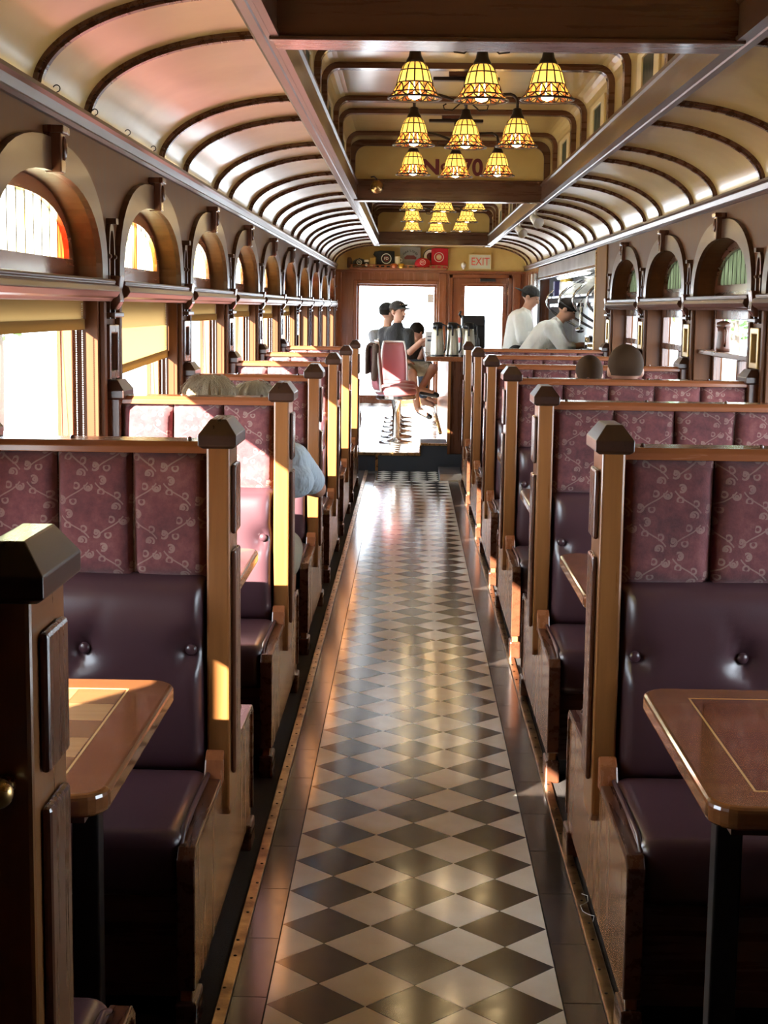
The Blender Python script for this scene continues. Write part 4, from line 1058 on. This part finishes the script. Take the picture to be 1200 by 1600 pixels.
def chandelier(label, y, panes):
    t = thing('chandelier', label, 'chandelier', (XC, y, 2.655), 'art glass chandeliers in the raised roof')
    box('canopy_plate', 'mahogany_x', t, -.09, .09, -.05, .05, .04, .075, .006); box('ceiling_bar', 'bronze', t, -.17, .17, -.028, .028, .022, .04, .004)
    MB().lathe([(.012, .022), (.012, -.03), (.020, -.05), (.012, -.06), (.010, -.10)], (0, 0, 0), 14).obj('stem', 'bronze', t, smooth=True)
    spots = [(0, -.06, -.175), (-.265, 0, -.160), (.265, 0, -.160)]
    for j, (x, yy, z) in enumerate(spots):
        if j == 0: pts = [(0, 0, -.05), (0, -.03, -.045), (0, -.055, -.07), (0, -.06, z + .045)]
        else:
            sg = 1 if x > 0 else -1
            pts = [(0, 0, -.085)] + [(sg * .265 * (.12 + .74 * q / 6), 0, -.085 + .012 * math.sin(PI * q / 6) + .045 * q / 6) for q in range(7)]
            pts += [(x - sg * .018, 0, -.048), (x - sg * .004, 0, -.062), (x, 0, -.085), (x, 0, z + .045)]
        MB().tube(pts, .0080, 8).obj('arm', 'bronze', t, smooth=True)
        if j:
            MB().tube([(sg * .03, 0, -.09), (sg * .07, 0, -.125), (sg * .11, 0, -.12), (sg * .115, 0, -.10), (sg * .10, 0, -.092)], .004, 6).obj('scroll', 'bronze', t, smooth=True)
        link('socket_cup', SOCK, t, loc=(x, yy, z)); link('bulb', BULB, t, loc=(x, yy, z - .012))
        s_ = link('shade', CAME, t, loc=(x, yy, z)); s_.rotation_euler = (0, 0, j * .4 + .1)
        if panes:
            for k in range(NS):
                for pn in PANES: link('glass_pane', pn, s_, rot=(0, 0, k * A))
        else: link('shade_glass', gm, s_)
        ld_ = bpy.data.lights.new('bulb_light', 'POINT'); ld_.energy = 1.1; ld_.color = (1, .72, .36); ld_.shadow_soft_size = .02
        lo = bpy.data.objects.new('bulb_light', ld_); C.objects.link(lo); lo.parent = t; lo.location = (x, yy, z - .145)
CL = ['three-shade art glass chandelier farthest from the number panel, its bay opening', 'three-shade art glass chandelier between its two neighbours before the number panel', 'three-shade art glass chandelier hanging right before the number panel',
      'three-shade art glass chandelier just past the number panel', 'middle chandelier of the bay past the number panel', 'chandelier nearest the end wall, past the number panel']
for j, y in enumerate((6.22, 7.98, 9.72, 13.15, 14.9, 16.65)): chandelier(CL[j], y, j < 3)

# ================================================================== PEOPLE
def remesh(o, vox=.010, it=4):
    r = o.modifiers.new('remesh', 'REMESH'); r.mode = 'VOXEL'; r.voxel_size = vox; r.use_smooth_shade = True
    q = o.modifiers.new('smooth', 'SMOOTH'); q.factor = .5; q.iterations = it
    return o
def limbs(segs):
    m = MB()
    for p0, r0, p1, r1 in segs: m.capsule(p0, r0, p1, r1)
    return m
def xf(mb, mat4):
    mb.v = [tuple(mat4 @ Vector(v)) for v in mb.v]; return mb
def head_mesh(c, yaw, pitch=0, k=1.0):
    """head facing -y before yaw; c = centre of the skull"""
    m = MB(); m.ball((0, .012, .03), (.076, .094, .085), 18, 12); m.ball((0, -.022, -.03), (.060, .068, .075), 16, 10)
    m.ball((0, -.045, -.072), (.038, .036, .030), 12, 8)
    m.capsule((0, -.088, .010), .010, (0, -.104, -.026), .015); m.ball((.076, .012, -.004), (.012, .022, .032)); m.ball((-.076, .012, -.004), (.012, .022, .032))
    m.capsule((-.045, -.078, .030), .010, (.045, -.078, .030), .010)
    return xf(m, HM(c, yaw, pitch, k))
def HM(c, yaw, pitch, k): return Matrix.Translation(c) @ Matrix.Rotation(yaw, 4, 'Z') @ Matrix.Rotation(pitch, 4, 'X') @ Matrix.Scale(k, 4)
def hand(m, w_, dirn, nrm, k=1.0, point=False):
    """palm and five bent fingers leaving the wrist point w_ along dirn"""
    d_ = Vector(dirn).normalized(); n_ = Vector(nrm); n_ = (n_ - d_ * n_.dot(d_)).normalized(); s_ = d_.cross(n_); w_ = Vector(w_)
    m.capsule(w_, .024 * k, w_ + d_ * .05 * k, .028 * k)
    for j, (o_, L) in enumerate(((-.027, .070), (-.009, .080), (.010, .074), (.027, .058))):
        b = w_ + d_ * .068 * k + s_ * o_ * k; cur = .5 if not (point and j == 0) else 0
        p1 = b + (d_ * (1 - cur * .3) - n_ * cur * .4) * L * .5 * k; p2 = p1 + (d_ * (1 - cur) - n_ * cur) * L * .5 * k
        m.capsule(b, .0095 * k, p1, .009 * k); m.capsule(p1, .009 * k, p2, .0075 * k)
    b = w_ + d_ * .02 * k - s_ * .024 * k
    p1 = b + (d_ * .6 - s_ * .6) * .04 * k; m.capsule(b, .012 * k, p1, .010 * k); m.capsule(p1, .010 * k, p1 + d_ * .03 * k - n_ * .008, .008 * k)
def face_bits(t, c, yaw, pitch, k, M_=None):
    M_ = HM(c, yaw, pitch, k)
    for sx in (-1, 1): xf(MB().ball((sx * .031, -.086, .012), (.010, .006, .006), 10, 6), M_).obj('eye', 'eye', t, smooth=True)
    xf(MB().capsule((-.020, -.090, -.055), .006, (.020, -.090, -.055), .006), M_).obj('mouth', 'lips', t, smooth=True)
def hair_short(t, c, yaw, pitch, k, m, full=1.0):
    h = MB()
    def f(u, v):
        a = 2 * PI * u; th = PI * .68 * v; front = max(0, -math.sin(a))
        th *= 1 - .40 * front * full
        R_ = (.081, .099, .092); return (R_[0] * math.sin(th) * math.cos(a), .014 + R_[1] * math.sin(th) * math.sin(a), .032 + R_[2] * math.cos(th))
    h.grid(f, 24, 10); o = xf(h, HM(c, yaw, pitch, k)).obj('hair', m, t, smooth=True)
    return o
def worn_cap(t, c, yaw, pitch, k, m, back=False):
    h = MB()
    def f(u, v):
        a = 2 * PI * u; th = PI * .50 * v
        return (.086 * math.sin(th) * math.cos(a), .012 + .104 * math.sin(th) * math.sin(a), .040 + .088 * math.cos(th))
    h.grid(f, 24, 9)
    sg = 1 if back else -1
    def b(u, v):
        a = PI * u; x = .078 * math.cos(a); y = .012 + sg * (.085 * math.sin(a) ** .8 + .095 * v * math.sin(a) ** .6 + .01)
        return (x, y, .040 - .012 * v + .012 * (1 - (x / .078) ** 2))
    br = MB().grid(b, 14, 5)
    o = xf(h, HM(c, yaw, pitch, k)).obj('cap_crown', m, t, smooth=True)
    xf(br, HM(c, yaw, pitch, k)).obj('cap_brim', m, o, smooth=True)
    return o

# man in the black shirt on the fourth stool
t = thing('person', 'man in black T-shirt and cap sitting on a stool, pointing over the counter', 'person', (0, 0, 0))
hc = (-.135, 17.25, 1.475); yw = .80
SR, SL = (-.015, 17.20, 1.235), (-.30, 17.36, 1.235)
HIP = (-.15, 17.34, .82)
bm_ = limbs([((-.15, 17.33, .95), .13, (-.16, 17.29, 1.20), .13), (HIP, .13, (-.15, 17.33, .95), .13), (SR, .055, SL, .055), ((-.15, 17.28, 1.25), .055, (-.138, 17.262, 1.40), .050),
            (SR, .050, (.005, 17.10, 1.03), .040), ((.005, 17.10, 1.03), .040, (.135, 16.98, 1.165), .027), (SL, .050, (-.27, 17.20, 1.00), .040), ((-.27, 17.20, 1.0), .038, (-.06, 17.05, .93), .028),
            ((-.08, 17.30, .80), .085, (.03, 16.97, .79), .062), ((.03, 16.97, .79), .055, (.10, 17.0, .40), .036), ((.10, 17.0, .40), .036, (.20, 16.90, .345), .028),
            ((-.12, 17.42, .82), .085, (.27, 17.22, .84), .060), ((.27, 17.22, .84), .055, (.13, 17.02, .62), .036), ((.13, 17.02, .62), .034, (.27, 16.96, .585), .026)])
hand(bm_, (.135, 16.98, 1.165), (1, -.15, .25), (0, 0, 1), 1.0, True); hand(bm_, (-.06, 17.05, .93), (1, -.1, -.1), (0, 0, 1))
hm = head_mesh(hc, yw); bm_.add(hm.v, hm.f)
remesh(bm_.obj('body', 'skin', t), .009, 3); face_bits(t, hc, yw, 0, 1)
remesh(limbs([((-.15, 17.33, .93), .145, (-.16, 17.29, 1.19), .143), ((-.15, 17.33, .86), .142, (-.15, 17.33, .95), .14), (SR, .068, SL, .068), (SR, .068, (.0, 17.13, 1.08), .062), (SL, .068, (-.28, 17.26, 1.08), .062), ((-.15, 17.28, 1.24), .09, (-.14, 17.265, 1.31), .068)]).obj('black_tshirt', 'black_cloth', t), .012)
remesh(limbs([(HIP, .145, (-.15, 17.33, .88), .14), ((-.08, 17.30, .80), .105, (.01, 17.02, .79), .085), ((-.12, 17.42, .82), .10, (.20, 17.26, .84), .085)]).obj('khaki_shorts', 'khaki', t), .012)
hair_short(t, hc, yw, 0, 1, 'hair_brown', .9); cp = worn_cap(t, hc, yw, 0, 1.02, 'black_cloth')
M_ = HM(hc, yw, 0, 1)
for sx in (-1, 1): xf(MB().ball((sx * .032, -.096, .078), (.026, .010, .014), 12, 8), M_).obj('sunglasses_lens', 'eye', cp, smooth=True)
xf(MB().tube([(-.06, -.085, .085), (-.03, -.104, .088), (.03, -.104, .088), (.06, -.085, .085)], .003), M_).obj('sunglasses_frame', 'chrome', cp)
for p, q in (((.12, 17.0, .37), (.235, 16.89, .318)), ((.15, 17.02, .585), (.31, 16.95, .557))): MB().capsule(p, .034, q, .032).obj('sandal', 'black_plastic', t, smooth=True)
# person behind him
t = thing('person', 'person in black cap sitting behind the man in the black T-shirt', 'person', (0, 0, 0))
hc = (-.265, 18.05, 1.455); yw = 2.2
b2 = limbs([((-.27, 18.02, .84), .13, (-.27, 18.04, 1.18), .13), ((-.27, 18.04, 1.2), .055, (-.265, 18.05, 1.38), .05), ((-.43, 18.0, 1.2), .055, (-.12, 18.1, 1.2), .055), ((-.12, 18.1, 1.2), .05, (-.02, 18.1, .98), .04), ((-.02, 18.1, .98), .038, (.13, 18.12, 1.10), .028), ((-.43, 18.0, 1.2), .05, (-.38, 17.95, .95), .04), ((-.38, 17.95, .95), .038, (-.2, 18.0, .86), .028),
            ((-.2, 17.96, .82), .085, (.16, 17.95, .84), .06), ((.16, 17.95, .84), .055, (.17, 17.95, .42), .036), ((.17, 17.95, .42), .034, (.29, 17.93, .38), .026), ((-.2, 18.1, .82), .085, (.16, 18.15, .84), .06), ((.16, 18.15, .84), .055, (.17, 18.15, .42), .036), ((.17, 18.15, .42), .034, (.29, 18.15, .38), .026)])
hand(b2, (.13, 18.12, 1.10), (1, 0, -.1), (0, 0, 1)); hand(b2, (-.2, 18.0, .86), (1, .1, -.1), (0, 0, 1))
hm = head_mesh(hc, yw); b2.add(hm.v, hm.f); remesh(b2.obj('body', 'skin', t), .011); face_bits(t, hc, yw, 0, 1)
remesh(limbs([((-.27, 18.02, .88), .145, (-.27, 18.04, 1.17), .143), ((-.43, 18.0, 1.2), .068, (-.12, 18.1, 1.2), .068), ((-.12, 18.1, 1.2), .066, (-.06, 18.1, 1.06), .055), ((-.43, 18.0, 1.2), .066, (-.40, 17.97, 1.05), .055)]).obj('grey_tshirt', 'grey_cloth', t), .013)
remesh(limbs([((-.27, 18.02, .84), .148, (-.27, 18.02, .88), .14), ((-.2, 17.96, .82), .10, (.16, 17.95, .84), .075), ((.16, 17.95, .84), .07, (.17, 17.95, .5), .055), ((-.2, 18.1, .82), .10, (.16, 18.15, .84), .075), ((.16, 18.15, .84), .07, (.17, 18.15, .5), .055)]).obj('trousers', 'denim', t), .013)
hair_short(t, hc, yw, 0, 1, 'hair_dark', .9); worn_cap(t, hc, yw, 0, 1.03, 'black_cloth')
# third customer
t = thing('person', 'customer in dark shirt leaning at the far end of the counter', 'person', (0, 0, 0))
hc = (.09, 18.75, 1.22); yw = 2.4
b3 = limbs([((-.02, 18.72, .84), .13, (.04, 18.72, 1.02), .12), ((.05, 18.72, 1.03), .055, (.09, 18.75, 1.15), .05), ((-.10, 18.66, 1.0), .055, (.16, 18.8, 1.0), .055), ((.16, 18.8, 1.0), .05, (.12, 18.62, .88), .04), ((.12, 18.62, .88), .036, (.20, 18.62, 1.10), .027), ((-.10, 18.66, 1.0), .05, (-.1, 18.56, .84), .04), ((-.1, 18.56, .84), .036, (.03, 18.5, .86), .027),
            ((.0, 18.65, .82), .085, (.22, 18.6, .82), .06), ((.22, 18.6, .82), .052, (.22, 18.6, .42), .036), ((.22, 18.6, .42), .034, (.31, 18.58, .38), .026), ((.0, 18.78, .82), .085, (.22, 18.8, .82), .06), ((.22, 18.8, .82), .052, (.22, 18.8, .42), .036), ((.22, 18.8, .42), .034, (.31, 18.8, .38), .026)])
hand(b3, (.20, 18.62, 1.10), (.3, 0, .4), (0, -1, 0)); hand(b3, (.03, 18.5, .86), (1, 0, 0), (0, 0, 1))
hm = head_mesh(hc, yw, .3); b3.add(hm.v, hm.f); remesh(b3.obj('body', 'skin', t), .011); face_bits(t, hc, yw, .3, 1)
remesh(limbs([((-.02, 18.72, .86), .145, (.04, 18.72, 1.0), .135), ((-.10, 18.66, 1.0), .07, (.16, 18.8, 1.0), .07), ((.16, 18.8, 1.0), .064, (.14, 18.68, .92), .055), ((-.10, 18.66, 1.0), .064, (-.1, 18.58, .88), .055)]).obj('dark_shirt', 'black_cloth', t), .013)
remesh(limbs([((-.02, 18.72, .82), .148, (-.02, 18.72, .87), .14), ((.0, 18.65, .82), .10, (.22, 18.6, .82), .075), ((.0, 18.78, .82), .10, (.22, 18.8, .82), .075)]).obj('shorts', 'denim', t), .013)
hair_short(t, hc, yw, .3, 1.05, 'hair_dark', .3)
# cooks
t = thing('person', 'cook in white shirt and backward black cap standing at the kitchen opening', 'person', (0, 0, 0))
hc = (1.335, 17.0, 1.655); yw = 1.25
SR, SL = (1.20, 16.80, 1.44), (1.30, 17.18, 1.44)
segs = [((1.20, 17.0, 1.06), .13, (1.235, 17.0, 1.40), .13), ((1.26, 17.0, 1.43), .06, (1.315, 17.0, 1.57), .052), (SR, .06, SL, .06), (SR, .05, (1.24, 16.74, 1.18), .042), ((1.24, 16.74, 1.18), .038, (1.43, 16.84, 1.27), .028), (SL, .05, (1.36, 17.24, 1.18), .042), ((1.36, 17.24, 1.18), .038, (1.53, 17.16, 1.25), .028),
        ((1.19, 16.91, 1.05), .09, (1.21, 16.90, .62), .062), ((1.21, 16.9, .62), .055, (1.19, 16.9, .26), .04), ((1.19, 16.9, .26), .045, (1.30, 16.88, .21), .035), ((1.19, 17.10, 1.05), .09, (1.21, 17.1, .62), .062), ((1.21, 17.1, .62), .055, (1.19, 17.1, .26), .04), ((1.19, 17.1, .26), .045, (1.30, 17.12, .21), .035)]
b4 = limbs(segs); hand(b4, (1.43, 16.84, 1.27), (1, .2, .0), (0, 0, 1)); hand(b4, (1.53, 17.16, 1.25), (1, -.2, .0), (0, 0, 1))
hm = head_mesh(hc, yw, .35); b4.add(hm.v, hm.f); remesh(b4.obj('body', 'skin', t), .010); face_bits(t, hc, yw, .35, 1)
remesh(limbs([((1.19, 17.0, 1.00), .165, (1.225, 17.0, 1.38), .150), (SR, .078, SL, .078), (SR, .075, (1.235, 16.745, 1.20), .066), ((1.235, 16.745, 1.20), .062, (1.36, 16.80, 1.25), .045), (SL, .075, (1.355, 17.235, 1.2), .066), ((1.355, 17.235, 1.2), .062, (1.46, 17.19, 1.235), .045), ((1.25, 17.0, 1.44), .075, (1.285, 17.0, 1.50), .065)]).obj('white_shirt', 'white_cloth', t), .013)
remesh(limbs([(a, r + .018, b, r2 + .022) for a, r, b, r2 in segs[7:9] + segs[10:12]]).obj('trousers', 'black_cloth', t), .014)
hair_short(t, hc, yw, .35, 1, 'hair_dark', .9); worn_cap(t, hc, yw, .35, 1.04, 'black_cloth', True)
t = thing('person', 'cook in white shirt and black headband bending over the kitchen worktop', 'person', (0, 0, 0))
hc = (1.60, 15.6, 1.52); yw = 1.35
SR, SL = (1.42, 15.40, 1.34), (1.50, 15.80, 1.34)
segs = [((1.20, 15.62, .96), .14, (1.42, 15.6, 1.28), .14), ((1.46, 15.6, 1.33), .06, (1.56, 15.6, 1.46), .052), (SR, .06, SL, .06), (SR, .052, (1.56, 15.33, 1.12), .042), ((1.56, 15.33, 1.12), .038, (1.74, 15.45, 1.16), .028), (SL, .052, (1.62, 15.86, 1.12), .042), ((1.62, 15.86, 1.12), .038, (1.78, 15.75, 1.17), .028),
        ((1.18, 15.52, .96), .095, (1.24, 15.5, .58), .064), ((1.24, 15.5, .58), .058, (1.18, 15.5, .26), .04), ((1.18, 15.5, .26), .045, (1.30, 15.48, .21), .035), ((1.18, 15.72, .96), .095, (1.24, 15.72, .58), .064), ((1.24, 15.72, .58), .058, (1.18, 15.72, .26), .04), ((1.18, 15.72, .26), .045, (1.30, 15.74, .21), .035)]
b5 = limbs(segs); hand(b5, (1.74, 15.45, 1.16), (1, .1, -.05), (0, 0, 1)); hand(b5, (1.78, 15.75, 1.17), (1, -.1, -.05), (0, 0, 1))
hm = head_mesh(hc, yw, .55); b5.add(hm.v, hm.f); remesh(b5.obj('body', 'skin', t), .010); face_bits(t, hc, yw, .55, 1)
remesh(limbs([((1.18, 15.62, .92), .165, (1.41, 15.6, 1.26), .162), (SR, .082, SL, .082), (SR, .078, (1.55, 15.34, 1.15), .066), (SL, .078, (1.61, 15.85, 1.15), .066), ((1.55, 15.34, 1.13), .06, (1.64, 15.39, 1.15), .048), ((1.61, 15.85, 1.13), .06, (1.69, 15.81, 1.15), .048), ((1.45, 15.6, 1.33), .08, (1.50, 15.6, 1.39), .07)]).obj('white_shirt', 'white_cloth', t), .013)
remesh(limbs([(a, r + .018, b, r2 + .022) for a, r, b, r2 in segs[7:9] + segs[10:12]]).obj('trousers', 'black_cloth', t), .014)
hair_short(t, hc, yw, .55, 1, 'hair_dark', .6)
xf(MB().tube([(.082 * math.cos(a), .012 + .100 * math.sin(a), .038 + .0 * a) for a in [2 * PI * q / 20 for q in range(20)]], .008, 6, True), HM(hc, yw, .55, 1)).obj('headband', 'black_cloth', t, smooth=True)
# booth guests seen from behind
def guest(label, x, y, zt, k, hm_, hl, shirt_m, extra=None, yaw=PI):
    t = thing('person', label, 'person', (0, 0, 0))
    hc = (x, y, zt - .118 * k); S1, S2 = (x - .17 * k, y + .02, hc[2] - .27 * k), (x + .17 * k, y + .02, hc[2] - .27 * k)
    hip = (x, y + .02, .53)
    segs = [(hip, .13 * k, (x, y + .02, hc[2] - .36 * k), .12 * k), ((x, y + .02, hc[2] - .27 * k), .06 * k, (x, y + .015, hc[2] - .08 * k), .052 * k), (S1, .055 * k, S2, .055 * k)]
    arms = extra or [[S1, (S1[0] - .03, y + .18, hc[2] - .50 * k), (x - .08, y + .38, .80)], [S2, (S2[0] + .03, y + .18, hc[2] - .50 * k), (x + .08, y + .38, .80)]]
    for a, e, h in arms: segs += [(a, .048 * k, e, .040 * k), (e, .038 * k, h, .027 * k)]
    legs = []
    for sx in (-.09, .09): legs += [((x + sx * k, y + .03, .53), .08 * k, (x + sx * k, y + .40, .52), .06 * k), ((x + sx * k, y + .40, .52), .055 * k, (x + sx * k, y + .43, .12), .04 * k), ((x + sx * k, y + .43, .09), .04 * k, (x + sx * k, y + .55, .05), .034 * k)]
    b = limbs(segs + legs)
    for a, e, h in arms: hand(b, h, Vector(h) - Vector(e), (0, 0, 1), k)
    hh_ = head_mesh(hc, yaw, 0, k); b.add(hh_.v, hh_.f)
    remesh(b.obj('body', 'skin', t), .010 * k); face_bits(t, hc, yaw, 0, k)
    cl = [(hip, .145 * k, (x, y + .02, hc[2] - .37 * k), .14 * k), (S1, .072 * k, S2, .072 * k), ((x, y + .02, hc[2] - .26 * k), .085 * k, (x, y + .018, hc[2] - .19 * k), .068 * k)]
    for a, e, h in arms: cl.append((a, .068 * k, tuple(Vector(a).lerp(Vector(e), .72)), .062 * k))
    remesh(limbs(cl).obj('shirt', shirt_m, t), .013)
    remesh(limbs([(p, r + .02, tuple(Vector(p).lerp(Vector(q), .95)), r2 + .022) for p, r, q, r2 in (legs[0], legs[3])]).obj('shorts', 'khaki', t), .014)
    return t, hc
t, hc = guest('man with cropped dark brown hair seen from behind in a wide booth', 1.045, B(3) + .27, 1.352, 1.03, 'hair_brown', 0, 'grey_cloth'); hair_short(t, hc, PI, 0, 1.06, 'hair_brown', .8)
t, hc = guest('boy with cropped brown hair sitting beside the taller cropped-haired man', 0.900, B(3) + .52, 1.292, .82, 'hair_brown', 0, 'denim'); hair_short(t, hc, PI, 0, .85, 'hair_brown', .8)
def hair_long(t, c, k, m, L):
    h = MB(); rn = random.Random(int(c[0] * 1000)); ph = [rn.uniform(0, 6) for _ in range(6)]
    def f(u, v):
        a = 2 * PI * u; fr_ = max(0, math.sin(a))
        w_ = .004 * math.sin(a * 17 + ph[0]) + .003 * math.sin(a * 31 + ph[1] + v * 5) + .004 * math.sin(a * 5 + ph[2])
        if v < .5: th = PI * .5 * v * 2; r = 1 + w_ * 12 * math.sin(th); return (.090 * r * math.sin(th) * math.cos(a) + .012 * math.sin(th) ** 2 * math.sin(ph[3]), -.01 + .105 * r * math.sin(th) * math.sin(a), .03 + .092 * math.cos(th) ** .8 + .006 * math.sin(a * 2 + ph[4]) * math.sin(th))
        q = (v - .5) * 2; L_ = L * (1 - .8 * fr_); r = 1 + w_ * 12; return ((.090 * r + .014 * math.sin(PI * q)) * math.cos(a) + .012 * math.sin(ph[3]), -.01 + .105 * r * math.sin(a), .03 - L_ * q)
    h.grid(f, 96, 20); o = xf(h, HM(c, 0, 0, k)).obj('hair', m, t, smooth=True)
    ws = MB()
    for _ in range(170):
        u, v = rn.random(), rn.uniform(.12, .6); p = Vector(f(u, v)); q = Vector(f(u + rn.uniform(-.03, .03), min(1, v + .12))); out = Vector((p.x, p.y, (p.z - .03) * .6)).normalized()
        ws.tube([p - out * .002, p + out * rn.uniform(.003, .008), p.lerp(q, .6) + out * rn.uniform(.004, .014), q + out * rn.uniform(.002, .018)], [.0014, .0012, .001, .0005], 4)
    tag(xf(ws, HM(c, 0, 0, k)).obj('hair_wisps', m, o), kind='stuff')
    return o
t, hc = guest('woman with chin-length blond hair seen from behind in a narrow booth', -.735, B(2) + .25, 1.255, .98, 0, 0, 'grey_cloth'); hair_long(t, hc, 1.05, 'hair_blond', .14)
x, y = -.600, B(2) + .52; 
t, hc = guest('grey-haired guest in pale blue shirt resting an elbow beside the aisle', x, y, 1.225, .98, 0, 0, 'pale_blue_cloth',
              extra=[[(x - .14, y + .02, .85), (x - .20, y + .2, .80), (x - .1, y + .36, .79)], [(-.452, y + .05, .93), (-.372, y + .34, .775), (-.60, y + .46, .79)]]); hair_long(t, hc, 1.03, 'hair_grey', .08)

# ================================================================== OUTSIDE
struct(MB().box(-60, 60, -60, 90, -1.2, -1.1).obj('ground', 'asphalt', None))
def tree(label, x, y, h, r, n=1500):
    t = thing('street_tree', label, 'tree', (x, y, -1.1), 'trees beyond the windows')
    MB().tube([(0, 0, 0), (.05, .02, h * .3), (-.04, .05, h * .6), (0, 0, h * .8)], [.16, .13, .09, .04], 8).obj('trunk', 'bark', t, smooth=True)
    lf = MB()
    for _ in range(n):
        d_ = Vector((random.gauss(0, 1), random.gauss(0, 1), random.gauss(0, 1))).normalized() * (random.random() ** .4)
        c = Vector((d_.x * r, d_.y * r, h * .68 + d_.z * h * .34)); u = Vector((random.gauss(0, 1), random.gauss(0, 1), random.gauss(0, 1))).normalized(); v = u.orthogonal().normalized(); q = .09 + .08 * random.random()
        lf.add([c - u * q, c - v * q * .6, c + u * q, c + v * q * .6], [(0, 1, 2, 3)])
    tag(lf.obj('foliage', 'leaf', t), kind='stuff')
tree('leafy tree outside, farther from the end window', -13.5, 46, 5.0, 2.2); tree('leafy tree outside, seen behind the first window', -8.5, 31, 5.5, 2.0); tree('leafy tree outside on the kitchen side', 8.5, 40, 5.5, 2.4)

for j, (y0, y1) in enumerate(((.10, .76), (1.30, 2.02))):  # added slabs out of view; their gap shapes the sun patch on the table
    t = thing('porch_pier', ['outdoor stone pier beside the car, nearer its entrance', 'outdoor stone pier beside the car, nearer the booths'][j], 'pier', (-2.03, (y0 + y1) / 2, -1.1))
    box('shaft', 'asphalt', t, -.08, .08, (y0 - y1) / 2, (y1 - y0) / 2, 0, 3.3, .01); box('pier_cap', 'asphalt', t, -.12, .12, (y0 - y1) / 2 - .02, (y1 - y0) / 2 + .02, 3.3, 3.38, .01)
